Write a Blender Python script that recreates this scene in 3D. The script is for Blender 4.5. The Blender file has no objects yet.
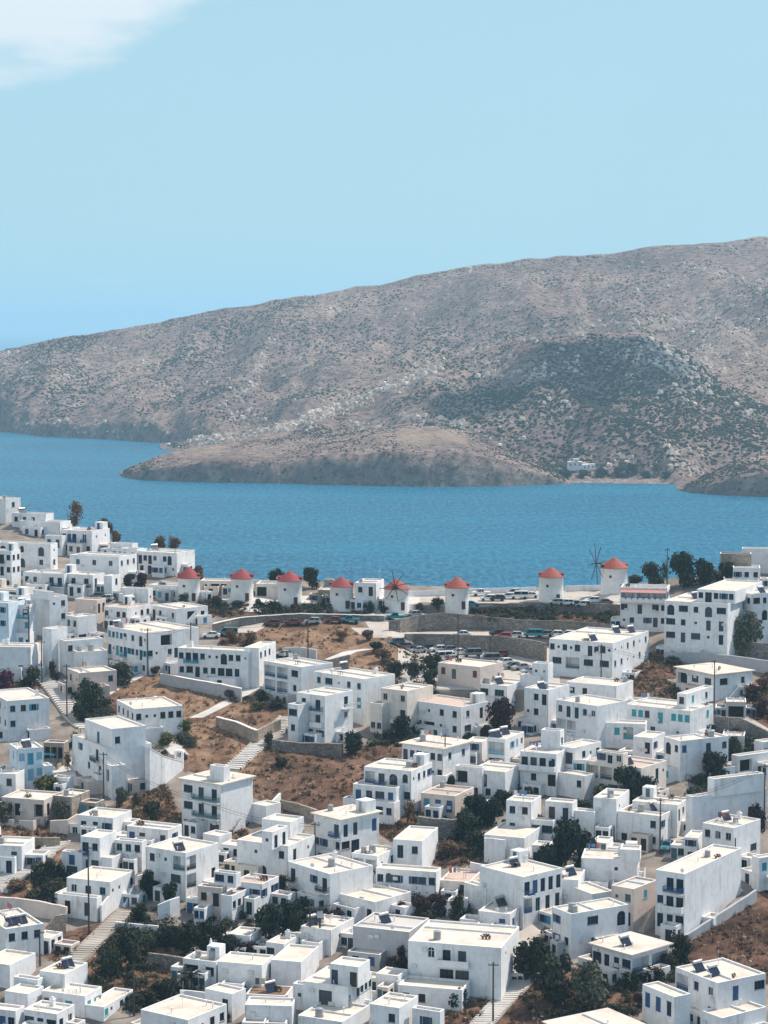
import bpy, bmesh, math, random
from mathutils import Vector, Matrix, noise
R = math.radians
S = bpy.context.scene
COL = S.collection
rng = random.Random(7)

# ------------------------------------------------------------------ camera
F = 2190.0; CZ = 135.0; HZ = 328.0
PITCH = math.atan((512 - HZ) / F)
FWD = Vector((0, math.cos(PITCH), -math.sin(PITCH)))
UPV = Vector((0, math.sin(PITCH), math.cos(PITCH)))
C0 = Vector((0, 0, CZ))
cam = bpy.data.cameras.new("camera")
cam_o = bpy.data.objects.new("camera", cam); COL.objects.link(cam_o)
cam_o.location = C0
cam_o.rotation_euler = (R(90) - PITCH, 0, 0)
cam.sensor_fit = 'VERTICAL'; cam.sensor_height = 36; cam.sensor_width = 27
cam.lens = 36 * F / 1024
cam.clip_start = 1; cam.clip_end = 90000
S.camera = cam_o

def ray(px, py):
    return Vector(((px - 384) / F, 0, 0)) + UPV * ((512 - py) / F) + FWD
def at(px, py, Y):                       # point seen at that pixel, Y metres away
    d = ray(px, py); return C0 + d * (Y / d.y)
def at_z(px, py, z):
    d = ray(px, py); return C0 + d * ((z - CZ) / d.z)
def proj(P):
    v = P - C0; d = v.dot(FWD)
    return 384 + F * v.x / d, 512 - F * v.dot(UPV) / d
def lerp_tab(tab, x):
    if x <= tab[0][0]: return tab[0][1]
    for (a, b), (c, d) in zip(tab, tab[1:]):
        if x <= c: return b + (d - b) * (x - a) / (c - a)
    return tab[-1][1]
def sstep(a, b, x):
    t = max(0, min(1, (x - a) / (b - a))); return t * t * (3 - 2 * t)

# ------------------------------------------------------------------ ground of the town
TERR = [(560, 70.4), (590, 67.8), (603, 66.9), (605, 66.6), (613, 64.6), (620, 64.0), (631, 61.4), (638, 61.1),
        (648, 58.8), (688, 57.7), (712, 53.5)]
def zplane(py):
    return CZ - 165.1 * (py - HZ) / (py + 63.8)
def ground_z(px, py):
    z = zplane(py)
    w = sstep(385, 420, px) * (1 - sstep(585, 612, px)) * sstep(565, 590, py) * (1 - sstep(690, 712, py))
    if w > 0: z = z * (1 - w) + w * lerp_tab(TERR, py)
    n = noise.noise(Vector((px * .021, py * .034, 3.1))) * .7 + noise.noise(Vector((px * .07, py * .11, 9.4))) * .25
    return z + n * (1 - w) * .6
def G(px, py, dz=0):
    return at_z(px, py, ground_z(px, py)) + Vector((0, 0, dz))
RIDGE = [(-160, 492), (0, 512), (90, 533), (150, 552), (205, 578), (330, 582), (480, 588), (620, 586), (700, 574), (768, 562), (930, 540)]

# ------------------------------------------------------------------ object helpers
def link(o, parent=None):
    COL.objects.link(o)
    if parent: o.parent = parent
    return o
def tag(o, label=None, cat=None, group=None, kind=None):
    if label: o['label'] = label
    if cat: o['category'] = cat
    if group: o['group'] = group
    if kind: o['kind'] = kind
    return o
def empty(name, loc, rz=0):
    o = bpy.data.objects.new(name, None); o.location = loc; o.rotation_euler = (0, 0, rz)
    o.empty_display_size = .5
    return link(o)
class MB:                                # collects shapes, becomes ONE mesh object
    def __init__(s): s.v = []; s.f = []; s.m = []; s.mi = 0
    def add(s, vs, fs, mi=None):
        n = len(s.v); s.v += [tuple(p) for p in vs]; s.f += [tuple(i + n for i in f) for f in fs]
        s.m += [s.mi if mi is None else mi] * len(fs); return s
    def quad(s, a, b, c, d, mi=None): return s.add([a, b, c, d], [(0, 1, 2, 3)], mi)
    def box(s, x0, x1, y0, y1, z0, z1, mi=None, M=None):
        vs = [Vector(p) for p in ((x0,y0,z0),(x1,y0,z0),(x1,y1,z0),(x0,y1,z0),(x0,y0,z1),(x1,y0,z1),(x1,y1,z1),(x0,y1,z1))]
        if M: vs = [M @ p for p in vs]
        return s.add(vs, [(0,3,2,1),(4,5,6,7),(0,1,5,4),(1,2,6,5),(2,3,7,6),(3,0,4,7)], mi)
    def tube(s, a, b, r0, r1=None, n=8, mi=None, caps=True):
        a = Vector(a); b = Vector(b); r1 = r0 if r1 is None else r1
        q = (b - a).to_track_quat('Z', 'Y')
        ring = lambda p, r: [p + q @ Vector((r * math.cos(2*math.pi*k/n), r * math.sin(2*math.pi*k/n), 0)) for k in range(n)]
        fs = [(k, (k+1) % n, n + (k+1) % n, n + k) for k in range(n)]
        if caps: fs += [tuple(range(n-1, -1, -1)), tuple(range(n, 2*n))]
        return s.add(ring(a, r0) + ring(b, r1), fs, mi)
    def mesh(s, name, mats, smooth=False):
        me = bpy.data.meshes.new(name); me.from_pydata(s.v, [], s.f)
        for m in (mats if isinstance(mats, (list, tuple)) else [mats]): me.materials.append(m)
        if len(set(s.m)) > 1: me.polygons.foreach_set('material_index', s.m)
        if smooth: me.polygons.foreach_set('use_smooth', [True] * len(s.f))
        me.update(); return me
    def build(s, name, mats, parent=None, smooth=False):
        return link(bpy.data.objects.new(name, s.mesh(name, mats, smooth)), parent)
def inst(name, me, parent=None, loc=(0,0,0), rz=0, sc=None):
    o = bpy.data.objects.new(name, me); o.location = loc; o.rotation_euler = (0, 0, rz)
    if sc: o.scale = sc
    return link(o, parent)

# ------------------------------------------------------------------ materials
class NT:
    def __init__(s, name):
        s.m = bpy.data.materials.new(name); s.m.use_nodes = True
        s.t = s.m.node_tree; s.b = s.t.nodes['Principled BSDF']; s.out = s.t.nodes['Material Output']
    def n(s, typ, **kw):
        nd = s.t.nodes.new(typ)
        for k, v in kw.items():
            if k.startswith('i_'): nd.inputs[k[2:].replace('_', ' ')].default_value = v
            else: setattr(nd, k, v)
        return nd
    def l(s, a, b): s.t.links.new(a, b)
    def noise(s, scale, detail=4, rough=.55, vec=None, sc3=None):
        nd = s.n('ShaderNodeTexNoise'); nd.inputs['Scale'].default_value = scale
        nd.inputs['Detail'].default_value = detail; nd.inputs['Roughness'].default_value = rough
        src = vec or s.coord()
        if sc3:
            mp = s.n('ShaderNodeMapping'); mp.inputs['Scale'].default_value = sc3
            s.l(src, mp.inputs['Vector']); src = mp.outputs[0]
        s.l(src, nd.inputs['Vector']); return nd.outputs['Fac']
    def coord(s, which='geo'):
        if which == 'geo':
            return s.n('ShaderNodeNewGeometry').outputs['Position']
        return s.n('ShaderNodeTexCoord').outputs['Object']
    def ramp(s, fac, stops):
        r = s.n('ShaderNodeValToRGB'); e = r.color_ramp.elements
        while len(e) < len(stops): e.new(.5)
        for k, (p, c) in enumerate(stops):
            e[k].position = p; e[k].color = tuple(c) + (1,) if len(c) == 3 else c
        s.l(fac, r.inputs[0]); return r.outputs[0]
    def mix(s, fac, a, b, mode='MIX'):
        m = s.n('ShaderNodeMix', data_type='RGBA', blend_type=mode)
        for sock, v in ((0, fac), (6, a), (7, b)):
            if hasattr(v, 'is_output') or hasattr(v, 'links'): s.l(v, m.inputs[sock])
            elif sock: m.inputs[sock].default_value = tuple(v) + (1,) if len(v) == 3 else v
            else: m.inputs[0].default_value = v
        return m.outputs[2]
    def bump(s, h, strength=.3, dist=.05):
        b = s.n('ShaderNodeBump'); b.inputs['Strength'].default_value = strength; b.inputs['Distance'].default_value = dist
        s.l(h, b.inputs['Height']); s.l(b.outputs[0], s.b.inputs['Normal'])
    def col(s, sock): s.l(sock, s.b.inputs['Base Color'])
    def set(s, **kw):
        for k, v in kw.items():
            i = s.b.inputs[k.replace('_', ' ')]
            i.default_value = tuple(v) + (1,) if isinstance(v, (tuple, list)) and len(v) == 3 else v
        return s
def rnd(t):
    return t.n('ShaderNodeObjectInfo').outputs['Random']
def plain(name, c, rough=.6, var=.12, spec=.3, metal=0, scale=3):
    t = NT(name); f = t.noise(scale, 3)
    d = tuple(x * (1 - var) for x in c); u = tuple(min(1, x * (1 + var)) for x in c)
    t.col(t.ramp(f, [(.3, d), (.7, u)])); t.set(Roughness=rough, Metallic=metal)
    t.b.inputs['Specular IOR Level'].default_value = spec
    return t.m
def wall_mat(name, c, c2, stain=(.40,.36,.31), amt=.7):
    t = NT(name)
    base = t.mix(rnd(t), c, c2)
    f = t.noise(.35, 5, .6); g = t.noise(1.0, 4, .65, sc3=(1.6, 1.6, .16))
    mul = t.n('ShaderNodeMath', operation='MULTIPLY'); t.l(f, mul.inputs[0]); t.l(g, mul.inputs[1])
    k = t.ramp(mul.outputs[0], [(.25, (0,0,0)), (.50, (amt,amt,amt))])
    broad = t.ramp(t.noise(.75, 5, .7), [(.32, (.86,.86,.85)), (.5, (.98,.98,.98)), (.68, (1.05,1.04,1.02))])
    t.col(t.mix(1.0, t.mix(k, base, stain), broad, 'MULTIPLY')); t.set(Roughness=.85); t.b.inputs['Specular IOR Level'].default_value = .15
    t.bump(t.noise(6, 3), .25, .02)
    return t.m
def roof_mat(name, c, c2, patch, amt=.55):
    t = NT(name)
    base = t.mix(rnd(t), c, c2)
    k = t.ramp(t.noise(.28, 6, .65), [(.45, (0,0,0)), (.72, (amt,amt,amt))])
    a = t.mix(k, base, patch)
    k2 = t.ramp(t.noise(1.7, 4, .7), [(.55, (0,0,0)), (.8, (.35,.35,.35))])
    t.col(t.mix(k2, a, (.30,.27,.24))); t.set(Roughness=.9); t.b.inputs['Specular IOR Level'].default_value = .1
    return t.m
def stone_mat(name, c, c2, scale=1.6, mortar=(.20,.18,.16)):
    t = NT(name)
    v = t.n('ShaderNodeTexVoronoi', feature='F1'); v.inputs['Scale'].default_value = scale
    mp = t.n('ShaderNodeMapping'); mp.inputs['Scale'].default_value = (1, 1, 1.7); t.l(t.coord(), mp.inputs['Vector']); t.l(mp.outputs[0], v.inputs['Vector'])
    e = t.n('ShaderNodeTexVoronoi', feature='DISTANCE_TO_EDGE'); e.inputs['Scale'].default_value = scale; t.l(mp.outputs[0], e.inputs['Vector'])
    sep = t.n('ShaderNodeSeparateColor'); t.l(v.outputs['Color'], sep.inputs[0])
    body = t.mix(sep.outputs[0], c, c2)
    k = t.ramp(e.outputs['Distance'], [(.02, (1,1,1)), (.09, (0,0,0))])
    big = t.ramp(t.noise(.25, 4), [(.35, (.75,.75,.75)), (.7, (1.15,1.15,1.15))])
    t.col(t.mix(1.0, t.mix(k, body, mortar), big, 'MULTIPLY')); t.set(Roughness=.95)
    t.bump(e.outputs['Distance'], .6, .15)
    return t.m
M = {}
M['w'] = wall_mat('whitewash', (.80,.80,.80), (.74,.75,.77))
M['c'] = wall_mat('cream_wash', (.76,.70,.64), (.70,.63,.56))
M['p'] = wall_mat('pinkish_render', (.66,.57,.52), (.60,.50,.45))
M['y'] = wall_mat('pale_blue_wash', (.60,.72,.82), (.66,.75,.82))
M['e'] = wall_mat('grey_render', (.50,.50,.52), (.44,.44,.46))
M['s'] = stone_mat('rubble_stone', (.42,.35,.28), (.30,.24,.19))
M['q'] = stone_mat('grey_stone', (.30,.265,.235), (.17,.15,.135), 1.3, (.11,.10,.095))
M['r'] = roof_mat('lime_washed_roof', (.68,.605,.515), (.64,.585,.52), (.44,.36,.29), .7)
M['v'] = roof_mat('pink_screed_roof', (.56,.43,.36), (.50,.40,.34), (.36,.28,.24))
M['u'] = roof_mat('grey_screed_roof', (.58,.55,.52), (.52,.48,.44), (.36,.32,.28))
M['x'] = roof_mat('brown_tile_roof', (.24,.155,.115), (.22,.14,.11), (.14,.10,.08), .7)
M['cap'] = plain('parapet_white', (.82,.79,.74), .85, .05, .1)
M['curtain'] = plain('curtained_glass', (.06,.065,.075), .5, .3, .2); M['glass'] = plain('dark_glass', (.012,.016,.022), .35, .4, .2)
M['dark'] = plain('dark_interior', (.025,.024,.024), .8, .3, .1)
TR = {'n': (.030,.085,.20), 'c': (.05,.27,.38), 'k': (.045,.038,.035), 'g': (.05,.13,.15), 'm': (.11,.035,.03), 'l': (.22,.42,.55), 't': (.03,.30,.34), 'w': (.70,.71,.72), 's': (.30,.31,.32)}
for k, c in TR.items(): M['t' + k] = plain('painted_wood_' + k, c, .55, .15, .3)
M['metal'] = plain('galvanised_metal', (.45,.46,.48), .4, .15, .5, .7)
M['panel'] = plain('solar_glass', (.012,.016,.035), .15, .2, .6)
M['wood'] = plain('weathered_pole_wood', (.075,.06,.05), .8, .3, .1)
M['concrete'] = plain('pale_concrete', (.48,.45,.42), .9, .2, .1, 0, .6)
# ------------------------------------------------------------------ light and sky
SUN_EL, SUN_AZ = R(52), R(30)            # azimuth from +X towards +Y
sdir = Vector((math.cos(SUN_EL)*math.cos(SUN_AZ), math.cos(SUN_EL)*math.sin(SUN_AZ), math.sin(SUN_EL)))
sl = bpy.data.lights.new('sun', 'SUN'); sl.energy = 5.0; sl.angle = R(.5); sl.color = (1, .895, .77)
so = bpy.data.objects.new('sun', sl); so.rotation_euler = sdir.to_track_quat('Z', 'Y').to_euler(); so.location = (0, 0, 400); link(so)
W = bpy.data.worlds.new("World"); S.world = W; W.use_nodes = True
wt = W.node_tree; bg = wt.nodes['Background']
sky = wt.nodes.new('ShaderNodeTexSky'); sky.sky_type = 'NISHITA'; sky.sun_disc = False
sky.sun_elevation = SUN_EL; sky.sun_rotation = R(90) - SUN_AZ; sky.altitude = 100; sky.air_density = 1.0; sky.dust_density = .6; sky.ozone_density = 2.5
tc = wt.nodes.new('ShaderNodeTexCoord')
def wn(t, **kw):
    n = wt.nodes.new(t)
    for k, v in kw.items(): setattr(n, k, v)
    return n
def wl(a, b): wt.links.new(a, b)
tint = wn('ShaderNodeMix', data_type='RGBA', blend_type='MULTIPLY'); tint.inputs[0].default_value = 1
wl(sky.outputs[0], tint.inputs[6]); tint.inputs[7].default_value = (.74, .96, 1.05, 1)
sep0 = wn('ShaderNodeSeparateXYZ'); wl(tc.outputs['Generated'], sep0.inputs[0])
# real clouds of this sky: soft cumulus low in the north-west
cn = wn('ShaderNodeTexNoise'); cn.inputs['Scale'].default_value = 9; cn.inputs['Detail'].default_value = 6; cn.inputs['Roughness'].default_value = .52
mp = wn('ShaderNodeMapping'); mp.inputs['Scale'].default_value = (1, 1, 3.2); mp.inputs['Location'].default_value = (3.1, .4, .0)
wl(tc.outputs['Generated'], mp.inputs[0]); wl(mp.outputs[0], cn.inputs['Vector'])
sep = wn('ShaderNodeSeparateXYZ'); wl(tc.outputs['Generated'], sep.inputs[0])
def mrange(sock, a, b, c, d):
    m = wn('ShaderNodeMapRange', interpolation_type='SMOOTHSTEP'); wl(sock, m.inputs[0])
    for i, v in enumerate((a, b, c, d)): m.inputs[i + 1].default_value = v
    return m.outputs[0]
def wmath(op, a, b):
    m = wn('ShaderNodeMath', operation=op)
    for i, v in enumerate((a, b)):
        if isinstance(v, (int, float)): m.inputs[i].default_value = v
        else: wl(v, m.inputs[i])
    return m.outputs[0]
elev = mrange(sep.outputs[2], .088, .150, -.17, .13)
west = mrange(sep.outputs[0], -.17, .03, .02, -.36)
dens = wmath('ADD', wmath('ADD', cn.outputs[0], elev), west)
cf = mrange(dens, .41, .64, 0, .8)
air = wn('ShaderNodeMix', data_type='RGBA'); wl(mrange(sep0.outputs[2], .10, .6, .82, .05), air.inputs[0]); wl(tint.outputs[2], air.inputs[6]); air.inputs[7].default_value = (3.40, 5.22, 5.95, 1)
cm = wn('ShaderNodeMix', data_type='RGBA'); wl(cf, cm.inputs[0]); wl(air.outputs[2], cm.inputs[6]); cm.inputs[7].default_value = (6.6, 6.9, 7.2, 1)
wl(cm.outputs[2], bg.inputs[0]); bg.inputs[1].default_value = .12
S.view_settings.view_transform = 'Standard'; S.view_settings.look = 'None'; S.view_settings.exposure = .2; S.view_settings.gamma = 1
S.view_settings.use_curve_mapping = False
S.cycles.use_denoising = True
try:
    S.cycles.denoiser = 'OPENIMAGEDENOISE'; S.cycles.denoising_input_passes = 'RGB_ALBEDO_NORMAL'
except Exception: pass
S.cycles.max_bounces = 6; S.cycles.diffuse_bounces = 3; S.cycles.volume_bounces = 1
S.cycles.use_adaptive_sampling = True; S.cycles.adaptive_threshold = .01
S.cycles.caustics_reflective = False; S.cycles.caustics_refractive = False

# ------------------------------------------------------------------ sea
t = NT('sea_water')
w1 = t.noise(.035, 4, .6, sc3=(1, 2.2, 1)); w2 = t.noise(.30, 4, .7, sc3=(1, .28, 1)); w3 = t.noise(.0035, 5, .62, sc3=(.6, 2.0, 1))
base = t.ramp(w3, [(.32, (.001,.048,.105)), (.66, (.002,.108,.198))])
k = t.ramp(w2, [(.40, (0,0,0)), (.66, (.9,.9,.9))])
t.col(t.mix(k, base, (.022,.195,.31))); t.set(Roughness=.45); t.b.inputs['Specular IOR Level'].default_value = .11
ad = t.n('ShaderNodeMath', operation='ADD'); t.l(w1, ad.inputs[0]); t.l(w2, ad.inputs[1]); t.bump(ad.outputs[0], .9, 2.0)
m = MB(); m.quad((-42000, -400, 0), (42000, -400, 0), (42000, 44000, 0), (-42000, 44000, 0))
tag(m.build('sea', t.m), kind='structure')

# ------------------------------------------------------------------ island hills
def fbm(x, y, o=5, s=7.7, rg=.5):
    v = 0; a = 1; n = 0
    for i in range(o):
        v += a * noise.noise(Vector((x, y, s + i * 3.3))); n += a; a *= rg; x *= 2.03; y *= 2.03
    return v / n
def hill_mat(name, k=1.0):
    t = NT(name)
    c = lambda r, g, b: (r*k, g*k, b*k)
    soil = t.ramp(t.noise(.006, 7, .66), [(.30, c(.135,.100,.096)), (.5, c(.245,.182,.162)), (.66, c(.345,.262,.222)), (.78, c(.47,.375,.305))])
    fine = t.ramp(t.noise(.11, 6, .75), [(.36, (.42,.40,.42)), (.60, (1.4,1.36,1.32))])
    a = t.mix(1.0, soil, fine, 'MULTIPLY')
    bd = t.n('ShaderNodeAttribute', attribute_name='band')
    mm = t.n('ShaderNodeMath', operation='MULTIPLY_ADD'); t.l(bd.outputs['Fac'], mm.inputs[0]); mm.inputs[1].default_value = .20; t.l(t.noise(.030, 7, .72), mm.inputs[2])
    rock = t.ramp(mm.outputs[0], [(.60, (0,0,0)), (.70, (.85,.85,.85))])
    a = t.mix(rock, a, t.ramp(t.noise(.2, 4, .7), [(.3, (.30,.24,.20)), (.7, (.56,.47,.39))]))
    tn = t.n('ShaderNodeAttribute', attribute_name='tan')
    a = t.mix(tn.outputs['Fac'], a, (.36,.27,.20))
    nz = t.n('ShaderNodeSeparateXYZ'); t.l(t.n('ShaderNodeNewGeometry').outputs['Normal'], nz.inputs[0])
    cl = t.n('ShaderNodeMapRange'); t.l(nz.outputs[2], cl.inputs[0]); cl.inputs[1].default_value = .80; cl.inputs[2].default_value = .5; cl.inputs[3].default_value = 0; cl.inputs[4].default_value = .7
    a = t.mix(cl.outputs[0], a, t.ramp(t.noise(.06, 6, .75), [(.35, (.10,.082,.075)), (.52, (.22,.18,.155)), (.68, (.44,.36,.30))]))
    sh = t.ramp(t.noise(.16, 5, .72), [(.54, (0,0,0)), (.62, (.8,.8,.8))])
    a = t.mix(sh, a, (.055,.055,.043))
    t.col(a); t.set(Roughness=.95); t.b.inputs['Specular IOR Level'].default_value = .05
    t.bump(t.noise(.06, 7, .72), 1.0, 7)
    return t.m
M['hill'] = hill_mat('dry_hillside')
SHORE = [(-260, 424), (-60, 428), (0, 431), (50, 437), (120, 440), (165, 443), (260, 452), (400, 466), (540, 483), (700, 485), (1030, 487)]
SKY = [(-260, 420), (-120, 392), (-60, 372), (0, 353), (60, 338), (120, 328), (200, 315), (300, 300), (380, 287), (440, 275), (520, 263), (600, 256), (680, 247), (768, 241), (900, 236), (1030, 240)]
BAND = [(150,452),(190,440),(250,436),(300,420),(345,405),(400,382),(440,362),(480,346),(530,338),(575,330),(640,322)]
def seg_d(x, y, pts):
    best = 1e9
    for (ax, ay), (bx, by) in zip(pts, pts[1:]):
        t = max(0, min(1, ((x-ax)*(bx-ax)+(y-ay)*(by-ay))/((bx-ax)**2+(by-ay)**2))); best = min(best, math.hypot(x-ax-t*(bx-ax), (y-ay-t*(by-ay))*1.6))
    return best
def bandf(x, y):
    n = noise.noise(Vector((x*.03, y*.05, 1.7)))
    if x < 165 and 415 < y < 446: return .6*sstep(420, 432, y)*(.5 + .9*noise.noise(Vector((x*.06, y*.05, 3.1))))
    return max(0, 1 - seg_d(x, y, BAND)/(15 + 14*n))*sstep(150, 260, x + 40)*(.8 if x > 300 else .55)*(.62 + .6*noise.noise(Vector((x*.06, y*.06, 6.1)))) + .55*max(0, 1 - seg_d(x, y, [(270,345),(255,372),(245,392)])/9) + .4*math.exp(-((x-700)/70)**2 - ((y-330)/40)**2) + .5*max(0, 1 - seg_d(x, y, [(400,418),(440,420),(480,432)])/7)
def tanf(x, y):
    n = noise.noise(Vector((x*.05, y*.09, 4.7)))
    return .8*sstep(0, 1, 1.35 - ((x-425)/48)**2 - ((y-437)/11)**2 + .8*n - .3) + .35*sstep(0, 1, 1.2 - ((x-230)/60)**2 - ((y-452)/7)**2 + n)
def YS(py): return CZ * F / (py - HZ)
def hill(name, x0, x1, dx, shore, crest, ycrest, rows, prof, amp, back=700, rough=1.0):
    vs = []; nc = int((x1 - x0) / dx) + 1; band = []; tanv = []
    for i in range(nc):
        px = x0 + i * dx
        s = lerp_tab(shore, px); c = min(lerp_tab(crest, px), s - .5)
        Ya = at_z(px, s, 0).y; Yb = ycrest(px, Ya)
        for j in range(rows + 1):
            tt = j / rows
            Y = Ya + (Yb - Ya) * tt
            py = s + (c - s) * prof(px, tt)
            P = at(px, py, Y)
            e = min(1, tt * 14) * (1 - .75 * sstep(.75, 1, tt))
            n = fbm(P.x / 260, P.y / 420, 5) ; g = 1 - abs(fbm(P.x / 150, P.y / 800, 4, 2.2)) * 2.2
            P.z += e * 3.2 * fbm(P.x / 34, P.y / 60, 4, 1.1, .6) + (11 * noise.noise(Vector((P.x/27, P.y/300, 2.2))) + 7*noise.noise(Vector((P.x/9, P.y/300, 7.2)))) * (1 - sstep(0, .1, tt)) * (0 if j == 0 else 1) + e * (amp * n + amp * .55 * (g - .55)) * min(1, (s - c) / 60) * rough
            if j == 0: P.z = -3
            P.z = max(P.z, -3 if j == 0 else .6 * min(1, tt * 20))
            vs.append(P)
        band.append([bandf(*proj(v)) for v in vs[-rows-1:]]); tanv.append([tanf(*proj(v)) for v in vs[-rows-1:]])
        for q in (.35, 1):
            P = at(px, c, Yb); vs.append(Vector((P.x * (1 + .1 * q), Yb + back * q, max(-5, P.z * (1 - q) - 5 * q))))
    rr = rows + 3; fs = []
    for i in range(nc - 1):
        for j in range(rr - 1):
            a = i * rr + j; fs.append((a, a + rr, a + rr + 1, a + 1))
    m = MB(); m.add(vs, fs)
    o = m.build(name, M['hill'], smooth=True)
    for nm, dat in (('band', band), ('tan', tanv)):
        o.data.attributes.new(nm, 'FLOAT', 'POINT').data.foreach_set('value', [v for row in dat for v in row + [0.0, 0.0]])
    return tag(o, kind='structure'), vs, rr, nc
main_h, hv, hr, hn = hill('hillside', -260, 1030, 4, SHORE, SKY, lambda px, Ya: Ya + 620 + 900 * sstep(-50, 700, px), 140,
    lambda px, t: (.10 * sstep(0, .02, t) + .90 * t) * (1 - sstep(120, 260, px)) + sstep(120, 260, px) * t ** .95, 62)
H2_SH = [(160, 449), (260, 462), (400, 474), (540, 483.6), (600, 483.2), (690, 484), (800, 486), (940, 488)]
H2_CR = [(160, 447), (200, 438), (250, 434), (300, 419), (345, 404), (400, 381), (440, 361), (480, 345), (530, 337), (580, 330), (640, 337), (690, 358), (735, 388), (790, 430), (860, 462), (940, 486)]
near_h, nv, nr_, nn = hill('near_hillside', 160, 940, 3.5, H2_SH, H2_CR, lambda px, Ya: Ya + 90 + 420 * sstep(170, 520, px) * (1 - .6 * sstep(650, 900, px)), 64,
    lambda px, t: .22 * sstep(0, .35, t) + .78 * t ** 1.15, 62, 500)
SP_SH = [(120, 475.5), (128, 478), (150, 480.5), (200, 482), (330, 485), (430, 487), (500, 486.5), (540, 485), (572, 484.2)]
SP_CR = [(120, 474), (130, 468), (150, 459), (172, 452), (200, 447), (240, 441), (300, 437), (350, 431), (400, 424), (440, 421), (480, 429), (520, 447), (550, 466), (572, 483)]
spur, sv, srr, snc = hill('headland', 120, 572, 2.5, SP_SH, SP_CR, lambda px, Ya: Ya + 40 + 260 * sstep(120, 330, px) * (1 - sstep(480, 572, px)), 44,
    lambda px, t: .46 * sstep(0, .05, t) + .54 * t, 16, 260)
RH_SH = [(676, 490), (690, 492.5), (720, 495), (768, 497), (1000, 503)]
RH_CR = [(676, 489.4), (690, 482), (712, 471), (740, 460), (768, 452), (850, 436), (1000, 420)]
rhead, rv, rrr, rnc = hill('far_shore_knoll', 676, 1000, 3, RH_SH, RH_CR, lambda px, Ya: Ya + 30 + 160 * sstep(676, 800, px), 34,
    lambda px, t: .45 * sstep(0, .06, t) + .55 * t, 12, 240)

# scrub on the hills: uncountable, one object per hill
SCR = NT('dark_scrub'); f_ = SCR.noise(.05, 3)
SCR.col(SCR.ramp(f_, [(.3, (.030,.034,.022)), (.7, (.062,.062,.038))])); SCR.set(Roughness=.9); SCR.b.inputs['Specular IOR Level'].default_value = .05
def scrub(name, vs, rr, nc, n, label, rs, patch=None):
    rg = random.Random(len(vs)); m = MB(); k = 0; tries = 0
    while k < n and tries < n * 12:
        tries += 1
        i = rg.randrange(nc - 1); j = min(rr - 5, int((rg.random() ** .8) * (rr - 4)))
        a, b, c = vs[i * rr + j], vs[(i + 1) * rr + j], vs[i * rr + j + 1]
        P = a + (b - a) * rg.random() + (c - a) * rg.random()
        if P.z < 2.5: continue
        d = fbm(P.x / 90, P.y / 140, 4, 5.5) * 1.1 + .30
        if patch:
            qx, qy = proj(P); d += patch(qx, qy)
        if rg.random() > d: continue
        r = rg.uniform(*rs) * (.7 + .6 * max(0, d)); h = r * rg.uniform(.6, .9); w0 = rg.random() * 6.28
        ring = [P + Vector((r * rg.uniform(.75, 1.2) * math.cos(w0 + q * 1.047), r * rg.uniform(.75, 1.2) * math.sin(w0 + q * 1.047), h * .25)) for q in range(6)]
        low = [P + (p - P) * .8 - Vector((0, 0, h * .6)) for p in ring]
        up = [P + Vector(((p - P).x * .6, (p - P).y * .6, h * rg.uniform(.7, 1.1))) for p in ring[::2]]
        vsx = ring + low + up
        fs = [(q, (q+1) % 6, 12 + ((q+1) // 2) % 3, 12 + (q // 2)) if q % 2 else (q, (q+1) % 6, 12 + q // 2) for q in range(6)]
        fs += [(6 + q, 6 + (q+1) % 6, (q+1) % 6, q) for q in range(6)] + [(12, 13, 14)]
        m.add(vsx, fs); k += 1
    return tag(m.build(name, SCR.m, smooth=False), label, kind='stuff')
def dark_patch(x, y):
    x += 46 * noise.noise(Vector((x*.025, y*.04, .3))); y += 26 * noise.noise(Vector((x*.03, y*.05, 5.3)))
    u = ((x - 590) / 150) ** 2 + ((y - 395 + (x - 590) * .02) / 48) ** 2
    return .20 * (1 - sstep(.3, 1.5, u)) + .3 * math.exp(-((y - 470) / 14) ** 2) * math.exp(-((x - 600) / 70) ** 2)
def clear_ways(x, y): return -.5*max(bandf(x, y), tanf(x, y)*1.2)
scrub('hill_scrub', hv, hr, hn, 24000, 'dark low scrub dotted over the dry hillside', (.8, 2.1), lambda x, y: .12 + clear_ways(x, y))
scrub('near_hill_scrub', nv, nr_, nn, 10000, 'dense dark scrub on the shaded near hillside', (.8, 2.3), lambda x, y: dark_patch(x, y) + clear_ways(x, y))
scrub('headland_scrub', sv, srr, snc, 2200, 'dark low scrub on the headland', (.5, 1.3), lambda x, y: clear_ways(x, y))
scrub('knoll_scrub', rv, rrr, rnc, 1600, 'dark low scrub on the knoll across the bay', (.7, 1.8), lambda x, y: .25)
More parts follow.
